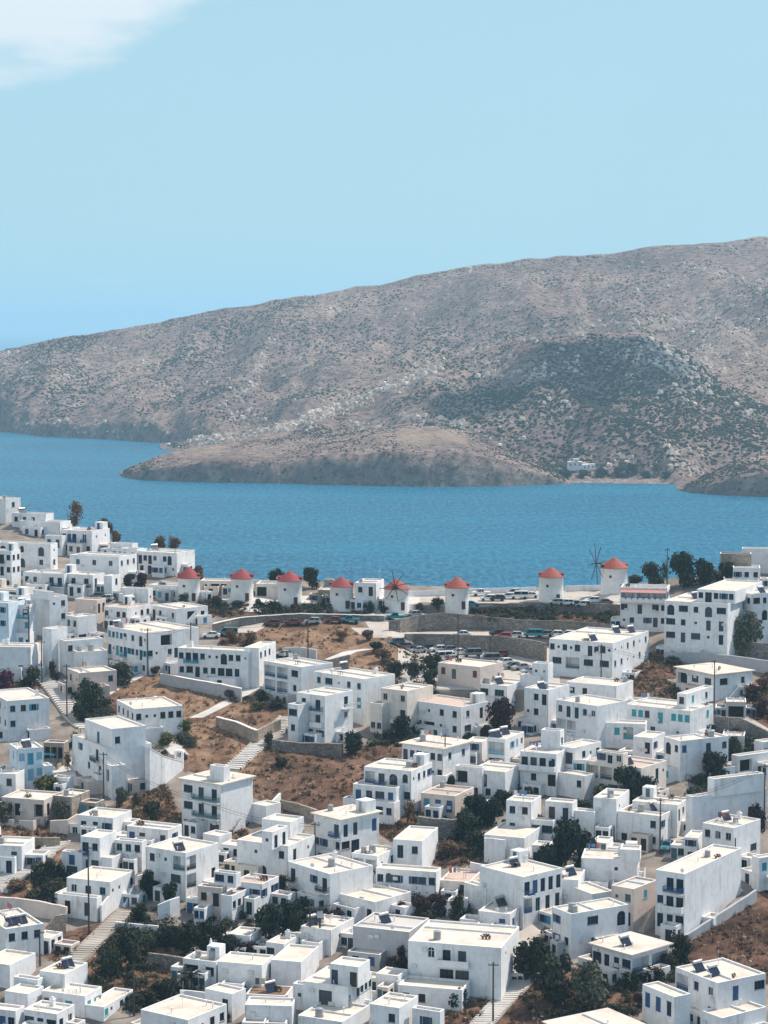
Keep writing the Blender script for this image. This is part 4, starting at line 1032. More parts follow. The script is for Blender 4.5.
# ------------------------------------------------------------------ trees and shrubs
def foliage_mat(name, a, b, c):
    t = NT(name); g = t.n('ShaderNodeNewGeometry')
    r = t.n('ShaderNodeMath', operation='FRACT'); rn = rnd(t); f = t.noise(.9, 3)
    k = t.ramp(f, [(.3, a), (.55, b), (.78, c)])
    v = t.n('ShaderNodeHueSaturation'); t.l(k, v.inputs['Color'])
    mr = t.n('ShaderNodeMapRange'); t.l(rn, mr.inputs[0]); mr.inputs[3].default_value = .75; mr.inputs[4].default_value = 1.25; t.l(mr.outputs[0], v.inputs['Value'])
    t.col(v.outputs[0]); t.set(Roughness=.8); t.b.inputs['Specular IOR Level'].default_value = .12
    return t.m
FO = {'pine': foliage_mat('dark_pine_leaves', (.010,.015,.012), (.022,.032,.022), (.060,.074,.042)),
      'bush': foliage_mat('dark_shrub_leaves', (.015,.020,.015), (.034,.040,.025), (.085,.085,.046)),
      'olive': foliage_mat('grey_olive_leaves', (.055,.060,.042), (.090,.095,.065), (.14,.14,.095)),
      'dry': foliage_mat('dry_brown_leaves', (.090,.055,.035), (.15,.090,.055), (.22,.15,.09)),
      'green': foliage_mat('yellow_green_leaves', (.050,.052,.018), (.085,.085,.030), (.14,.125,.045)),
      'wine': foliage_mat('wine_red_leaves', (.028,.013,.015), (.045,.022,.024), (.075,.045,.04)),
      'boug': foliage_mat('magenta_bracts', (.050,.012,.035), (.085,.018,.055), (.045,.045,.03))}
M['bark'] = plain('tree_bark', (.085,.062,.047), .9, .3, .1)
def crown_mesh(seed, n, leaf, lobes, flat=1.0):
    rg = random.Random(seed); m = MB(); L = []
    for k in range(lobes):
        a = rg.random()*6.283; d = rg.uniform(.0, .62); z = rg.uniform(.18, .78)
        L.append((Vector((d*math.cos(a)*.72, d*math.sin(a)*.72, z)), rg.uniform(.17, .34)))
    for k in range(n):
        c, r = rg.choice(L)
        d = Vector((rg.gauss(0,1), rg.gauss(0,1), rg.gauss(0,1))).normalized(); q = r * (rg.random() ** .45)
        p = c + d*q*Vector((1,1,.8)).length/1.62
        if p.z < .02 or p.length > 1.25: continue
        nrm = (d + Vector((rg.gauss(0,.5), rg.gauss(0,.5), rg.gauss(0,.5) + .35))).normalized()
        t1 = nrm.orthogonal().normalized(); t1 = Matrix.Rotation(rg.random()*6.28, 3, nrm) @ t1; t2 = nrm.cross(t1)
        s = leaf*rg.uniform(.6, 1.3)
        m.add([p - t1*s, p - t2*s*.6 + nrm*s*.15, p + t1*s, p + t2*s*.6 - nrm*s*.1], [(0,1,2,3)])
    return m
def trunk_mesh(seed, h0, h1, limbs):
    rg = random.Random(seed); m = MB(); p = Vector((0,0,-.15)); r = .055
    for k in range(4):
        q = Vector((rg.uniform(-.04,.04), rg.uniform(-.04,.04), h0*(k+1)/4)); m.tube(p, q, r, r*.85, 7, caps=False); p = q; r *= .85
    for k in range(limbs):
        a = 6.283*k/limbs + rg.random(); e = Vector((math.cos(a)*rg.uniform(.2,.45), math.sin(a)*rg.uniform(.2,.45), rg.uniform(h0+.12, h1)))
        mid = p.lerp(e, .5) + Vector((0,0,.05)); m.tube(p, mid, r*.8, r*.5, 6, caps=False); m.tube(mid, e, r*.5, r*.15, 5)
    return m
TP = {}
for k, (n, leaf, lobes, h0, h1, lm, z0) in {'tree': (2300, .058, 15, .34, .8, 6, .18), 'bush': (1300, .068, 10, .12, .6, 5, 0), 'airy': (620, .050, 12, .30, .85, 7, .12), 'tall': (1000, .055, 14, .30, .9, 6, .1), 'cover': (1500, .06, 18, .08, .5, 6, 0)}.items():
    TP[k] = [(crown_mesh(s*11 + len(k), n, leaf, lobes), trunk_mesh(s*5 + len(k), h0, h1, lm)) for s in (1, 2, 3)]
_tm = {}
def T(label, kind, leafs, x, yb, w, h, name=None, group='trees and shrubs between the houses'):
    P = G(x, yb); s = px_scale(P); rr = random.Random(int(x*31 + yb*17))
    k = rr.randrange(3); key = (kind, k, leafs)
    if key not in _tm:
        c, tr = TP[kind][k]; nm = 'crown' if kind in ('tree', 'airy', 'tall') else 'foliage'
        _tm[key] = (c.mesh(nm, FO[leafs]), tr.mesh('trunk' if nm == 'crown' else 'stem', M['bark']), nm)
    cm, tm, nm = _tm[key]
    e = empty(name or ('tree' if nm == 'crown' else 'shrub'), P - Vector((0,0,.1)), rr.random()*6.28); sc = (w/s*.80, w/s*.80, h/s*1.06)
    inst(nm, cm, e, sc=sc); inst('trunk' if nm == 'crown' else 'stem', tm, e, sc=(sc[0], sc[1], sc[2]))
    return tag(e, label, 'tree' if nm == 'crown' else 'shrub', group)
for a in [
 ('dry brown conifer rising above the top left houses', 'tall', 'dry', 75, 527, 20, 26), ('dry brown tree leaning right of the conifer on the ridge', 'tree', 'dry', 104, 540, 20, 22), ('small dry brown tree at the end of the ridge row', 'tree', 'dry', 115, 544, 14, 14),
 ('flat dry hedge on the ridge, left half', 'cover', 'dry', 160, 549, 16, 13), ('flat dry hedge on the ridge, right half', 'cover', 'dry', 174, 550, 16, 14),
 ('dark round bush beside the broad plain house', 'bush', 'pine', 127, 590, 15, 18), ('reddish-grey bush beside the dark round bush', 'bush', 'wine', 141, 588, 18, 16),
 ('dry tree behind the leftmost windmill', 'tree', 'dry', 199, 583, 18, 18), ('grey bush at the foot of the leftmost windmill', 'bush', 'olive', 186, 604, 14, 12),
 ('dark low bush left of the second windmill', 'bush', 'bush', 218, 606, 18, 11), ('dark low bush in front of the second windmill', 'bush', 'bush', 238, 608, 18, 9), ('small round bush right of the second windmill', 'bush', 'bush', 259, 607, 10, 9),
 ('round grey-green tree behind the third windmill', 'tree', 'bush', 277, 586, 18, 18), ('round dark tree right of the third windmill', 'tree', 'bush', 312, 588, 22, 23),
 ('dark bush at the left foot of the third windmill', 'bush', 'pine', 275, 611, 12, 12), ('small bush under the third windmill', 'bush', 'bush', 293, 611, 9, 8), ('low bush between the third and fourth windmills', 'bush', 'bush', 316, 612, 12, 7),
 ('dark bush in front of the white cottage', 'bush', 'pine', 370, 612, 14, 12), ('low dark shrub left of the spoked windmill', 'bush', 'bush', 384, 613, 10, 8), ('brown shrub right of the spoked windmill', 'bush', 'bush', 420, 610, 16, 8), ('tall dark shrub left of the curved road', 'bush', 'bush', 438, 609, 14, 13),
 ('dark yellowish bush on the ridge left of the dark grove', 'bush', 'bush', 635, 586, 22, 12), ('mid green tree at the left end of the dark grove', 'tree', 'bush', 652, 586, 24, 24), ('thin grey tree in front of the grove', 'airy', 'olive', 664, 585, 16, 24), ('big dark tree in the middle of the ridge grove', 'tree', 'pine', 684, 586, 34, 34), ('dark tree at the right end of the ridge grove', 'tree', 'pine', 702, 586, 26, 28), ('grey-green tree behind the right end of the grove', 'airy', 'olive', 710, 584, 18, 22),
 ('dark tree before the dark stone room', 'tree', 'pine', 728, 584, 26, 22), ('big grey-green tree right of the large hotel', 'tree', 'olive', 748, 655, 42, 44), ('dark shrub under the grey-green hotel tree', 'bush', 'bush', 728, 655, 20, 14), ('grey bush behind the hotel tree', 'bush', 'olive', 765, 640, 20, 24),
 ('magenta bougainvillea at the left edge', 'bush', 'boug', 6, 692, 34, 24), ('dark green bush right of the bougainvillea', 'bush', 'bush', 31, 686, 26, 20), ('dark purple shrub at the top of the stepped street', 'bush', 'wine', 53, 680, 12, 20),
 ('big dark tree in front of the pinkish house', 'tree', 'bush', 87, 712, 32, 34), ('second dark tree below the pinkish house', 'tree', 'pine', 80, 722, 22, 20), ('dark tree between the pinkish house and the corner house', 'tree', 'bush', 122, 684, 30, 22), ('dark bush at the upper end of the diagonal path', 'bush', 'bush', 153, 675, 16, 10), ('dark shrub low on the diagonal path', 'bush', 'bush', 104, 708, 14, 10),
 ('green-brown mound of shrub below the pale blue house', 'bush', 'green', 52, 795, 42, 20), ('loose tree behind the old low house', 'airy', 'green', 30, 815, 20, 24), ('olive tree before the old low house', 'tree', 'olive', 62, 822, 22, 24), ('brown-grey bush at the left edge by the old house', 'bush', 'olive', 4, 824, 28, 26), ('small olive bush left of the old stone cottage', 'bush', 'bush', 74, 748, 14, 16), ('thin brown tree beside the stone house', 'airy', 'dry', 68, 772, 12, 22),
 ('twin olive tree under the big blank wall, left', 'tree', 'olive', 122, 806, 18, 20), ('twin olive tree under the big blank wall, right', 'tree', 'olive', 136, 806, 12, 14), ('dark olive bush on the dry plot', 'bush', 'bush', 152, 820, 26, 22),
 ('yellow-green hedge on the slope by the isolated house, upper', 'cover', 'green', 183, 733, 22, 14), ('yellow-green hedge on the slope by the isolated house, lower', 'cover', 'green', 166, 745, 24, 13),
 ('shrub on the garden plot above the stairs', 'cover', 'green', 258, 710, 22, 10), ('dark low shrub under the veranda house', 'cover', 'bush', 262, 700, 22, 10), ('dark low shrub right of the garden plot', 'cover', 'bush', 276, 708, 22, 10), ('dry brown shrub beside the path end', 'bush', 'dry', 232, 700, 18, 11), ('grey bush at the foot of the tall blue-balcony house', 'bush', 'olive', 268, 745, 12, 14),
 ('dark bush right of the tall blue-balcony house', 'bush', 'pine', 350, 755, 26, 26), ('brown-green shrub low on the middle slope', 'bush', 'bush', 282, 768, 22, 12),
 ('dark bush before the cream house', 'bush', 'pine', 402, 738, 28, 26), ('dark shrub at the garage openings', 'bush', 'pine', 388, 742, 18, 14), ('dark tree behind the eaves house', 'tree', 'pine', 470, 752, 20, 20),
 ('dark shrub under the car park bend, left', 'bush', 'bush', 398, 676, 24, 16), ('dark shrub under the car park bend, middle', 'bush', 'bush', 415, 678, 22, 18), ('dark shrub under the car park bend, right', 'bush', 'bush', 430, 672, 24, 20), ('tall dark shrub beside the car park edge', 'bush', 'pine', 428, 686, 20, 18), ('brown shrub above the car park bend', 'bush', 'dry', 384, 662, 22, 14), ('dark shrub on the slope by the bend', 'bush', 'bush', 378, 652, 20, 12), ('dry shrub left of the brown slope top', 'bush', 'dry', 250, 645, 20, 14), ('dark shrub below the grey ridge wall', 'bush', 'dry', 232, 642, 18, 14), ('grey shrub on the brown slope centre', 'bush', 'dry', 342, 640, 14, 10), ('dry shrub at the brown slope right end', 'bush', 'dry', 368, 640, 18, 12),
 ('big purple-brown tree in front of the two-window house', 'tree', 'wine', 500, 734, 36, 36), ('dark shrub under the purple-brown tree', 'bush', 'wine', 486, 740, 18, 16),
 ('bare brown tree beside the terraced house', 'airy', 'dry', 408, 824, 22, 26), ('dark climbing shrub in the pergola garden', 'bush', 'pine', 460, 772, 14, 26), ('dark shrub below the canopy house', 'bush', 'pine', 452, 792, 20, 18), ('dark purple vine by the canopy house', 'bush', 'wine', 466, 790, 14, 14),
 ]: T(*a)
for a in [
 ('dark thicket tree left of the house in the trees, top', 'tree', 'pine', 476, 822, 34, 28), ('dark thicket tree left of the house in the trees, middle', 'tree', 'pine', 492, 826, 28, 30), ('dark thicket tree right of the stone terrace', 'tree', 'pine', 466, 840, 34, 30), ('dark thicket shrub low in the gully', 'bush', 'bush', 478, 852, 30, 22), ('brown dry shrub on the gully floor', 'cover', 'dry', 450, 856, 36, 16), ('brown shrub left on the gully floor', 'cover', 'wine', 420, 846, 34, 14), ('dark thicket shrub under the curved wall', 'bush', 'pine', 505, 806, 26, 16), ('dark shrub right of the curved wall', 'bush', 'pine', 530, 800, 18, 14),
 ('small dark shrub on the white terrace wall', 'bush', 'bush', 524, 868, 22, 12), ('yellow-green bush in front of the columned house', 'bush', 'green', 603, 802, 30, 20), ('big dark pine in front of the columned house, left', 'tree', 'pine', 628, 806, 36, 40), ('big dark pine in front of the columned house, right', 'tree', 'pine', 648, 808, 32, 36), ('green shrub right of the roofed small house', 'bush', 'bush', 584, 815, 26, 16),
 ('largest dark pine right of the house in the trees', 'tree', 'pine', 566, 868, 46, 52), ('smaller dark pine joined to the largest one', 'tree', 'pine', 546, 872, 30, 32), ('dark pine edge beside the rounded roof house', 'tree', 'pine', 586, 866, 24, 36),
 ('dark spreading tree before the square blue-door house', 'tree', 'bush', 716, 782, 34, 34), ('dark tree right of the square blue-door house', 'tree', 'bush', 734, 760, 24, 24), ('dark shrub row above the square blue-door house', 'cover', 'pine', 706, 736, 30, 14), ('dark shrub beside the grey road wall', 'cover', 'bush', 745, 748, 34, 14), ('small tree with a bare trunk before the huge white wall', 'tree', 'wine', 757, 842, 26, 40), ('dark blue-green hedge under the huge white wall', 'cover', 'bush', 732, 816, 32, 12),
 ('dry shrub on the right slope, upper', 'cover', 'wine', 752, 700, 26, 16), ('dry shrub on the right slope, lower', 'cover', 'wine', 762, 716, 22, 18), ('brown shrub on the right edge slope', 'cover', 'dry', 764, 690, 24, 14), ('dark shrub at the top of the brown wedge slope', 'cover', 'bush', 672, 664, 28, 8),
 ('dark shrub under the stair street', 'bush', 'bush', 52, 882, 26, 24), ('grey shrub under the stair street', 'bush', 'olive', 38, 876, 20, 18), ('dark round bush above the pale wall', 'bush', 'bush', 50, 900, 24, 20), ('brown dry shrub at the left field', 'cover', 'dry', 16, 890, 30, 12),
 ('tall dark tree beside the corner house with open balconies', 'tree', 'pine', 148, 900, 20, 34), ('magenta-tinted shrub beside the corner house', 'bush', 'boug', 156, 896, 16, 18), ('dark shrub below the corner house', 'bush', 'bush', 168, 905, 22, 24), ('grey shrub left of the pink house', 'bush', 'olive', 180, 898, 14, 20), ('dark shrub by the white yard wall', 'bush', 'bush', 138, 922, 22, 20),
 ('large dark tree below the two-door house', 'tree', 'bush', 130, 966, 34, 40), ('dark tree beside the stepped lane, lower', 'tree', 'bush', 112, 976, 28, 30), ('dark tree in the grove, far left', 'tree', 'bush', 165, 948, 34, 26), ('dark tree in the grove, centre left', 'tree', 'bush', 188, 952, 34, 30), ('dark tree in the grove, centre right', 'tree', 'pine', 208, 954, 34, 34), ('dark tree in the grove, far right', 'tree', 'pine', 230, 958, 30, 24),
 ('wide dark tree left of the twin pole', 'tree', 'pine', 272, 944, 40, 40), ('dark tree behind the tiny green-window house', 'tree', 'pine', 290, 938, 32, 38), ('brown-green shrub beside the tiny green-window house', 'bush', 'wine', 250, 958, 26, 18), ('wine-red shrub behind the twin pole', 'bush', 'wine', 335, 922, 24, 14), ('dark tree left of the twin pole house', 'tree', 'pine', 306, 920, 18, 24),
 ('maroon shrub in front of the grey-rendered house', 'bush', 'wine', 392, 978, 30, 24), ('maroon shrub right of the grey-rendered house', 'bush', 'wine', 405, 968, 20, 26), ('dark tree row behind the large centre house, left', 'tree', 'wine', 424, 916, 26, 20), ('dark tree row behind the large centre house, middle', 'tree', 'wine', 442, 914, 28, 22), ('dark tree row behind the large centre house, right', 'tree', 'bush', 456, 918, 20, 24), ('wine-red low shrub by the blue fence', 'bush', 'wine', 400, 912, 20, 14),
 ('round dark clipped bush below the large centre house', 'bush', 'pine', 462, 1008, 28, 22), ('small dark shrub at the left of the centre house', 'bush', 'bush', 416, 984, 12, 10), ('dark tree beside the bottom stairs, upper', 'tree', 'bush', 534, 980, 40, 44), ('dark tree beside the bottom stairs, lower', 'tree', 'bush', 552, 1004, 46, 50), ('grey-brown tree left of the wide eaves house', 'tree', 'olive', 592, 1008, 44, 48), ('thin tree before the wide eaves house', 'airy', 'bush', 606, 972, 20, 28), ('dark shrub under the wide eaves house', 'bush', 'bush', 634, 990, 26, 22), ('dark shrub at the house corner under the eaves', 'bush', 'bush', 656, 986, 24, 20), ('dark bush at the foot of the huge blank side', 'bush', 'bush', 680, 962, 30, 30), ('dark bush left of the solar heater house', 'bush', 'bush', 668, 972, 22, 20), ('dark shrub low among the bottom pines', 'bush', 'bush', 620, 1022, 34, 20), ('wine-red shrub at the blue door wing', 'bush', 'wine', 640, 1006, 16, 14),
 ('dark shrub row by the palm, left', 'bush', 'bush', 144, 1006, 26, 18), ('dark shrub row by the palm, middle', 'bush', 'pine', 166, 998, 28, 22), ('dark shrub right of the palm', 'bush', 'pine', 206, 988, 18, 10), ('wine shrub beside the house with a tall roof antenna', 'bush', 'wine', 224, 1024, 22, 14), ('dry brown cover below the palm', 'cover', 'dry', 160, 986, 36, 8),
 ('shrub between the pole and the white-roofed box', 'bush', 'bush', 300, 892, 12, 22), ('dark vine beside the two-long-balcony house', 'bush', 'pine', 283, 896, 12, 24), ('purple shrub in the courtyard of the white tower', 'bush', 'wine', 541, 832, 14, 20),
 ]: T(*a)
# palm
P = G(186, 992); root = empty('palm_tree', P)
m = MB(); m.tube((0,0,-.2), (.1,0,2.2), .28, .22, 9); m.build('trunk', M['bark'], root)
m = MB(); rg = random.Random(5)
for k in range(30):
    a = rg.random()*6.283; el = rg.uniform(.1, 1.2); L = rg.uniform(2.6, 3.7); p = Vector((.1, 0, 2.2)); side = Vector((-math.sin(a), math.cos(a), 0))
    for q in range(7):
        d = Vector((math.cos(a)*math.cos(el), math.sin(a)*math.cos(el), math.sin(el))); n = p + d*L/7; w = .42*math.sin(math.pi*(q+1.2)/9)
        for s in (-1, 1):
            for z in (0, .5): m.quad(p + d*z*L/7, p + d*(z*L/7 + .12), p + d*(z*L/7 + .28) + side*s*w - Vector((0,0,.18)), p + d*(z*L/7 + .2) + side*s*w - Vector((0,0,.2)))
        m.tube(p, n, .03, .025, 4, caps=False); p = n; el -= .26
m.build('crown', FO['bush'], root); tag(root, 'spiky palm below the white cone chimney', 'palm tree')
# ------------------------------------------------------------------ dry grass and stones on the open plots: uncountable
def scatter(name, label, mat, n, fn, seed):
    rg = random.Random(seed); m = MB(); k = 0
    while k < n:
        p = rg.choice(DRY); xs_ = [q[0] for q in p]; ys_ = [q[1] for q in p]
        x = rg.uniform(min(xs_), max(xs_)); y = rg.uniform(min(ys_), max(ys_)); k += 1
        if not inpoly(x, y, p) or y > 1045 or on_path(x, y) or fbm(x*.05, y*.08, 3, 4.4) < rg.uniform(-.35, .25): continue
        fn(m, G(x, y), rg)
    return tag(m.build(name, mat), label, kind='stuff')
def tuft(m, P, rg):
    for q in range(rg.randint(4, 7)):
        a = rg.random()*6.28; h = rg.uniform(.25, .75); w = rg.uniform(.08, .2); d = Vector((math.cos(a), math.sin(a), 0)); s = Vector((-d.y, d.x, 0))
        b = P + d*rg.uniform(0, .5); m.add([b - s*w - Vector((0,0,.1)), b + s*w - Vector((0,0,.1)), b + d*h*.5 + Vector((0,0,h))], [(0,1,2)])
def clump(m, P, rg):
    r = rg.uniform(.3, 1.0)
    for q in range(int(14 + r*22)):
        d = Vector((rg.gauss(0,1), rg.gauss(0,1), abs(rg.gauss(0,1)))).normalized(); c = P + d*r*rg.random()**.5*Vector((1,1,.7)).length/1.6; s = rg.uniform(.08, .2)
        t1 = d.orthogonal().normalized()*s; t2 = d.cross(t1)
        m.add([c - t1, c - t2*.7, c + t1, c + t2*.7], [(0,1,2,3)])
def stone(m, P, rg):
    r = rg.uniform(.12, .45); h = r*rg.uniform(.5, .9); w0 = rg.random()*6
    lo = [P + Vector((r*rg.uniform(.7,1.2)*math.cos(w0+q*1.047), r*rg.uniform(.7,1.2)*math.sin(w0+q*1.047), -.15)) for q in range(6)]
    up = [P + Vector(((p - P).x*.65, (p - P).y*.65, h*rg.uniform(.7,1.1))) for p in lo]
    m.add(lo + up, [(q, (q+1) % 6, 6+(q+1) % 6, 6+q) for q in range(6)] + [tuple(range(6, 12))])
M['thorn'] = foliage_mat('thorny_scrub', (.045,.028,.022), (.085,.052,.036), (.17,.11,.07))
scatter('dry_grass', 'dry straw grass over the brown plots', plain('straw', (.30,.20,.115), .9, .35, .05, 0, .6), 14000, tuft, 3)
scatter('thorny_ground_scrub', 'low thorny brown scrub over the plots', M['thorn'], 5200, clump, 4)
scatter('dark_ground_scrub', 'low dark scrub over the plots', FO['bush'], 1900, clump, 8)
scatter('field_stones', 'loose pale stones over the plots', plain('field_stone', (.36,.31,.26), .95, .3, .05), 1500, stone, 5)

# ------------------------------------------------------------------ cars
CC = {'white': (.72,.72,.71), 'silver': (.40,.42,.44), 'grey': (.15,.16,.18), 'dark': (.03,.033,.04), 'red': (.36,.04,.035), 'maroon': (.15,.03,.035), 'teal': (.02,.21,.27), 'navy': (.03,.09,.14), 'green': (.16,.20,.17)}
CM = {k: plain('car_paint_' + k, c, .28, .05, .5) for k, c in CC.items()}
M['tyre'] = plain('tyre_rubber', (.02,.02,.02), .9, .1, .1); M['lamp'] = plain('headlamp_glass', (.6,.6,.6), .2, .05, .5)
def car_meshes(kind):
    if kind == 'hatch': pr = [(-2.0,.35),(-2.02,.75),(-1.9,.95),(1.0,.98),(1.85,.82),(2.0,.62),(2.0,.35)]; cab = [(-1.9,.95),(-1.55,1.46),(.15,1.50),(1.05,.97)]; W_ = .86
    elif kind == 'saloon': pr = [(-2.15,.35),(-2.18,.8),(-2.05,.95),(-1.4,1.0),(1.0,.98),(2.0,.82),(2.18,.62),(2.15,.35)]; cab = [(-1.6,.99),(-1.0,1.42),(.2,1.45),(1.1,.97)]; W_ = .88
    elif kind == 'van': pr = [(-2.3,.4),(-2.35,1.0),(-2.3,1.15),(1.6,1.12),(2.2,.95),(2.3,.7),(2.3,.4)]; cab = [(-2.28,1.15),(-2.2,1.9),(.95,1.92),(1.65,1.12)]; W_ = .92
    else: pr = [(-2.4,.45),(-2.4,1.05),(-.6,1.05),(-.55,1.1),(1.1,1.1),(2.2,1.0),(2.35,.8),(2.35,.45)]; cab = [(-.6,1.09),(-.45,1.72),(.5,1.75),(1.2,1.1)]; W_ = .9
    def ext(m, prof, w0, w1, zs0, zs1, mi):
        n = len(prof); f = lambda z: w0 + (w1 - w0)*max(0, min(1, (z - zs0)/(zs1 - zs0)))
        vs = [(x, -f(z), z) for x, z in prof] + [(x, f(z), z) for x, z in prof]
        m.add(vs, [tuple(range(n)), tuple(range(2*n-1, n-1, -1))] + [(k, n+k, n+(k+1) % n, (k+1) % n) for k in range(n)], mi)
    b = MB(); ext(b, pr, W_, W_*.97, .35, 1.0, 0)
    (x0,z0),(x1,z1),(x2,z2),(x3,z3) = cab
    rf = MB(); ext(rf, [(x1-.05,z1-.03),(x1+.05,z1+.05),(x2-.05,z2+.05),(x2+.05,z2-.03)], W_*.80, W_*.78, z1, z1+.1, 0)
    b.add(rf.v, rf.f, 0)
    for (xa,za),(xb,zb) in ((cab[0],cab[1]),(cab[3],cab[2])):
        for s in (-1, 1): b.tube((xa, s*W_*.94, za), (xb, s*W_*.79, zb), .06, .05, 5, 0)
    for s in (-1, 1): b.tube(((x0+x3)/2-.1, s*W_*.95, z0), ((x1+x2)/2, s*W_*.80, z1), .05, .05, 5, 0)
    g = MB(); ext(g, cab, W_*.94, W_*.79, z0, z1, 0)
    if kind == 'pickup': b.box(-2.3, -.7, -.75, .75, 1.052, 1.054, 0)
    w = MB(); w.tube((0,-.1,0), (0,.1,0), .32, n=14); h = MB(); h.box(-.04, .04, -.16, .16, -.07, .07)
    return dict(body=b.mesh('body', CM['white']), glass=g.mesh('windows', M['glass']), wheel=w.mesh('wheel', M['tyre']), lamp=h.mesh('headlight', M['lamp']), front=pr[-2][0], lz=pr[-2][1], W=W_, wx=pr[0][0]*.62)
CMESH = {k: car_meshes(k) for k in ('hatch', 'saloon', 'van', 'pickup')}
def car(label, kind, color, x, y, head=8, cat='car', group='cars parked above the town'):
    P = G(x, y, .1); c = CMESH[kind]; e = empty('parked_car' if kind != 'pickup' else 'pickup_truck', P, R(head))
    b = inst('body', c['body'], e); b.material_slots[0].link = 'OBJECT'; b.material_slots[0].material = CM[color]
    inst('windows', c['glass'], e)
    for sx in (c['wx'], -c['wx']):
        for s in (-1, 1): inst('wheel', c['wheel'], e, (sx, s*(c['W'] - .08), .32))
    for s in (-1, 1): inst('headlight', c['lamp'], e, (c['front'] + .0, s*.6, c['lz'] + .05))
    tag(e, label, cat, group)
for a in [
 ('blue-grey hatchback at the left end of the lower car park', 'hatch', 'navy', 396, 645, 200), ('grey car second from the left in the lower car park', 'saloon', 'grey', 405, 649, 200), ('silver car at the bend edge of the lower car park', 'saloon', 'silver', 418, 653, 200), ('dark car under the dividing wall, first from the left', 'hatch', 'dark', 427, 651, 195), ('white hatchback under the dividing wall', 'hatch', 'white', 438, 652, 195), ('dark green car between two white cars under the wall', 'hatch', 'grey', 448, 652.5, 195), ('long white car in the middle of the lower car park', 'saloon', 'white', 458, 655, 195), ('large blue-grey car right of the long white car', 'van', 'grey', 472, 657, 190),
 ('white van at the front left of the lower car park', 'van', 'white', 442, 660, 200), ('white hatchback beside the white van at the front', 'hatch', 'silver', 450, 662, 200), ('dark car standing alone near the pole', 'hatch', 'dark', 472, 664, 190), ('grey-blue car below the dark wall corner', 'van', 'grey', 490, 662, 190), ('white car with a dark roof near the front row', 'saloon', 'white', 489, 669, 160), ('white car first in the right-hand row', 'hatch', 'white', 504, 665, 205), ('greenish car second in the right-hand row', 'hatch', 'green', 512, 669, 205), ('silver car third in the right-hand row', 'saloon', 'silver', 521, 670, 205), ('pale silver car fourth in the right-hand row', 'saloon', 'silver', 530, 674, 200), ('dark car at the right end of the car park row', 'hatch', 'dark', 540, 672, 200),
 ('white car alone at the left of the middle road', 'saloon', 'white', 462, 637, 180), ('black car on the middle road left of the red one', 'saloon', 'dark', 498, 636, 185), ('bright red car on the middle road', 'hatch', 'red', 503, 639, 180), ('silver car just right of the red one', 'hatch', 'silver', 514, 638, 180), ('blue-grey jeep on the middle road', 'van', 'teal', 533, 637.5, 175), ('grey car right of the jeep', 'hatch', 'grey', 545, 637, 180), ('white car at the right end of the middle road', 'hatch', 'white', 555, 637, 180),
 ('dark teal car on the curved upper road', 'saloon', 'teal', 471, 607, 15), ('white car left of the tall right windmill', 'hatch', 'white', 508, 599, 180), ('white van between parked cars by the windmill', 'van', 'white', 519, 599, 180), ('white low car nearest the windmill on the upper terrace', 'saloon', 'white', 530, 598, 180), ('small white car far left on the upper terrace', 'hatch', 'white', 488, 601, 180), ('pale car at the foot of the upper right windmill', 'hatch', 'silver', 556, 605, 180), ('white car on the terrace between the right windmills', 'hatch', 'white', 566, 605.5, 180), ('dark car on the terrace between the right windmills', 'hatch', 'dark', 573, 607, 180), ('white hatchback right of the dark car on the terrace', 'hatch', 'white', 583, 607, 180),
 ('dark hatchback just left of the white van on the upper terrace', 'hatch', 'dark', 497, 601, 185), ('silver car behind the parked row on the upper terrace', 'hatch', 'silver', 513, 595, 175), ('white car on the ridge right of the upper windmill pair', 'hatch', 'white', 592, 603, 180), ('grey car near the hotel on the ridge road', 'saloon', 'grey', 604, 605, 185), ('white pickup near the curved wall top', 'pickup', 'white', 481, 596, 190), ('red-brown car under the dividing wall corner', 'hatch', 'maroon', 500, 657, 190), ('white car behind the jeep on the middle road end', 'hatch', 'white', 567, 637, 180), ('first maroon car along the left stone wall', 'hatch', 'maroon', 272, 626, 180), ('larger maroon car along the left stone wall', 'saloon', 'maroon', 293, 625, 175), ('silver-blue car between two maroon cars', 'hatch', 'silver', 312, 624, 180), ('third maroon car beside the teal pickup', 'saloon', 'maroon', 334, 623, 180), ('teal pickup at the end of the stone wall', 'pickup', 'teal', 350, 623, 180, 'truck'), ('long teal truck below the spoked windmill', 'pickup', 'teal', 396, 620, 180, 'truck'), ('pale car right of the teal truck', 'hatch', 'silver', 413, 617, 200),
 ('teal van beside the white car behind the long house', 'van', 'teal', 228, 636, 180), ('white car beside the teal van behind the long house', 'saloon', 'white', 211, 638, 180), ('silver car behind the block wall by the veranda house', 'saloon', 'silver', 284, 657, 170), ('white car beside the concrete garage', 'hatch', 'white', 722, 712, 180), ('turquoise car parked in the narrow street by a pole', 'hatch', 'teal', 667, 850, 250), ('grey car in the lane below the blue balcony house', 'hatch', 'grey', 97, 599, 170), ('silver car in the lane near the grey one', 'hatch', 'silver', 105, 601, 170)]: car(*a)

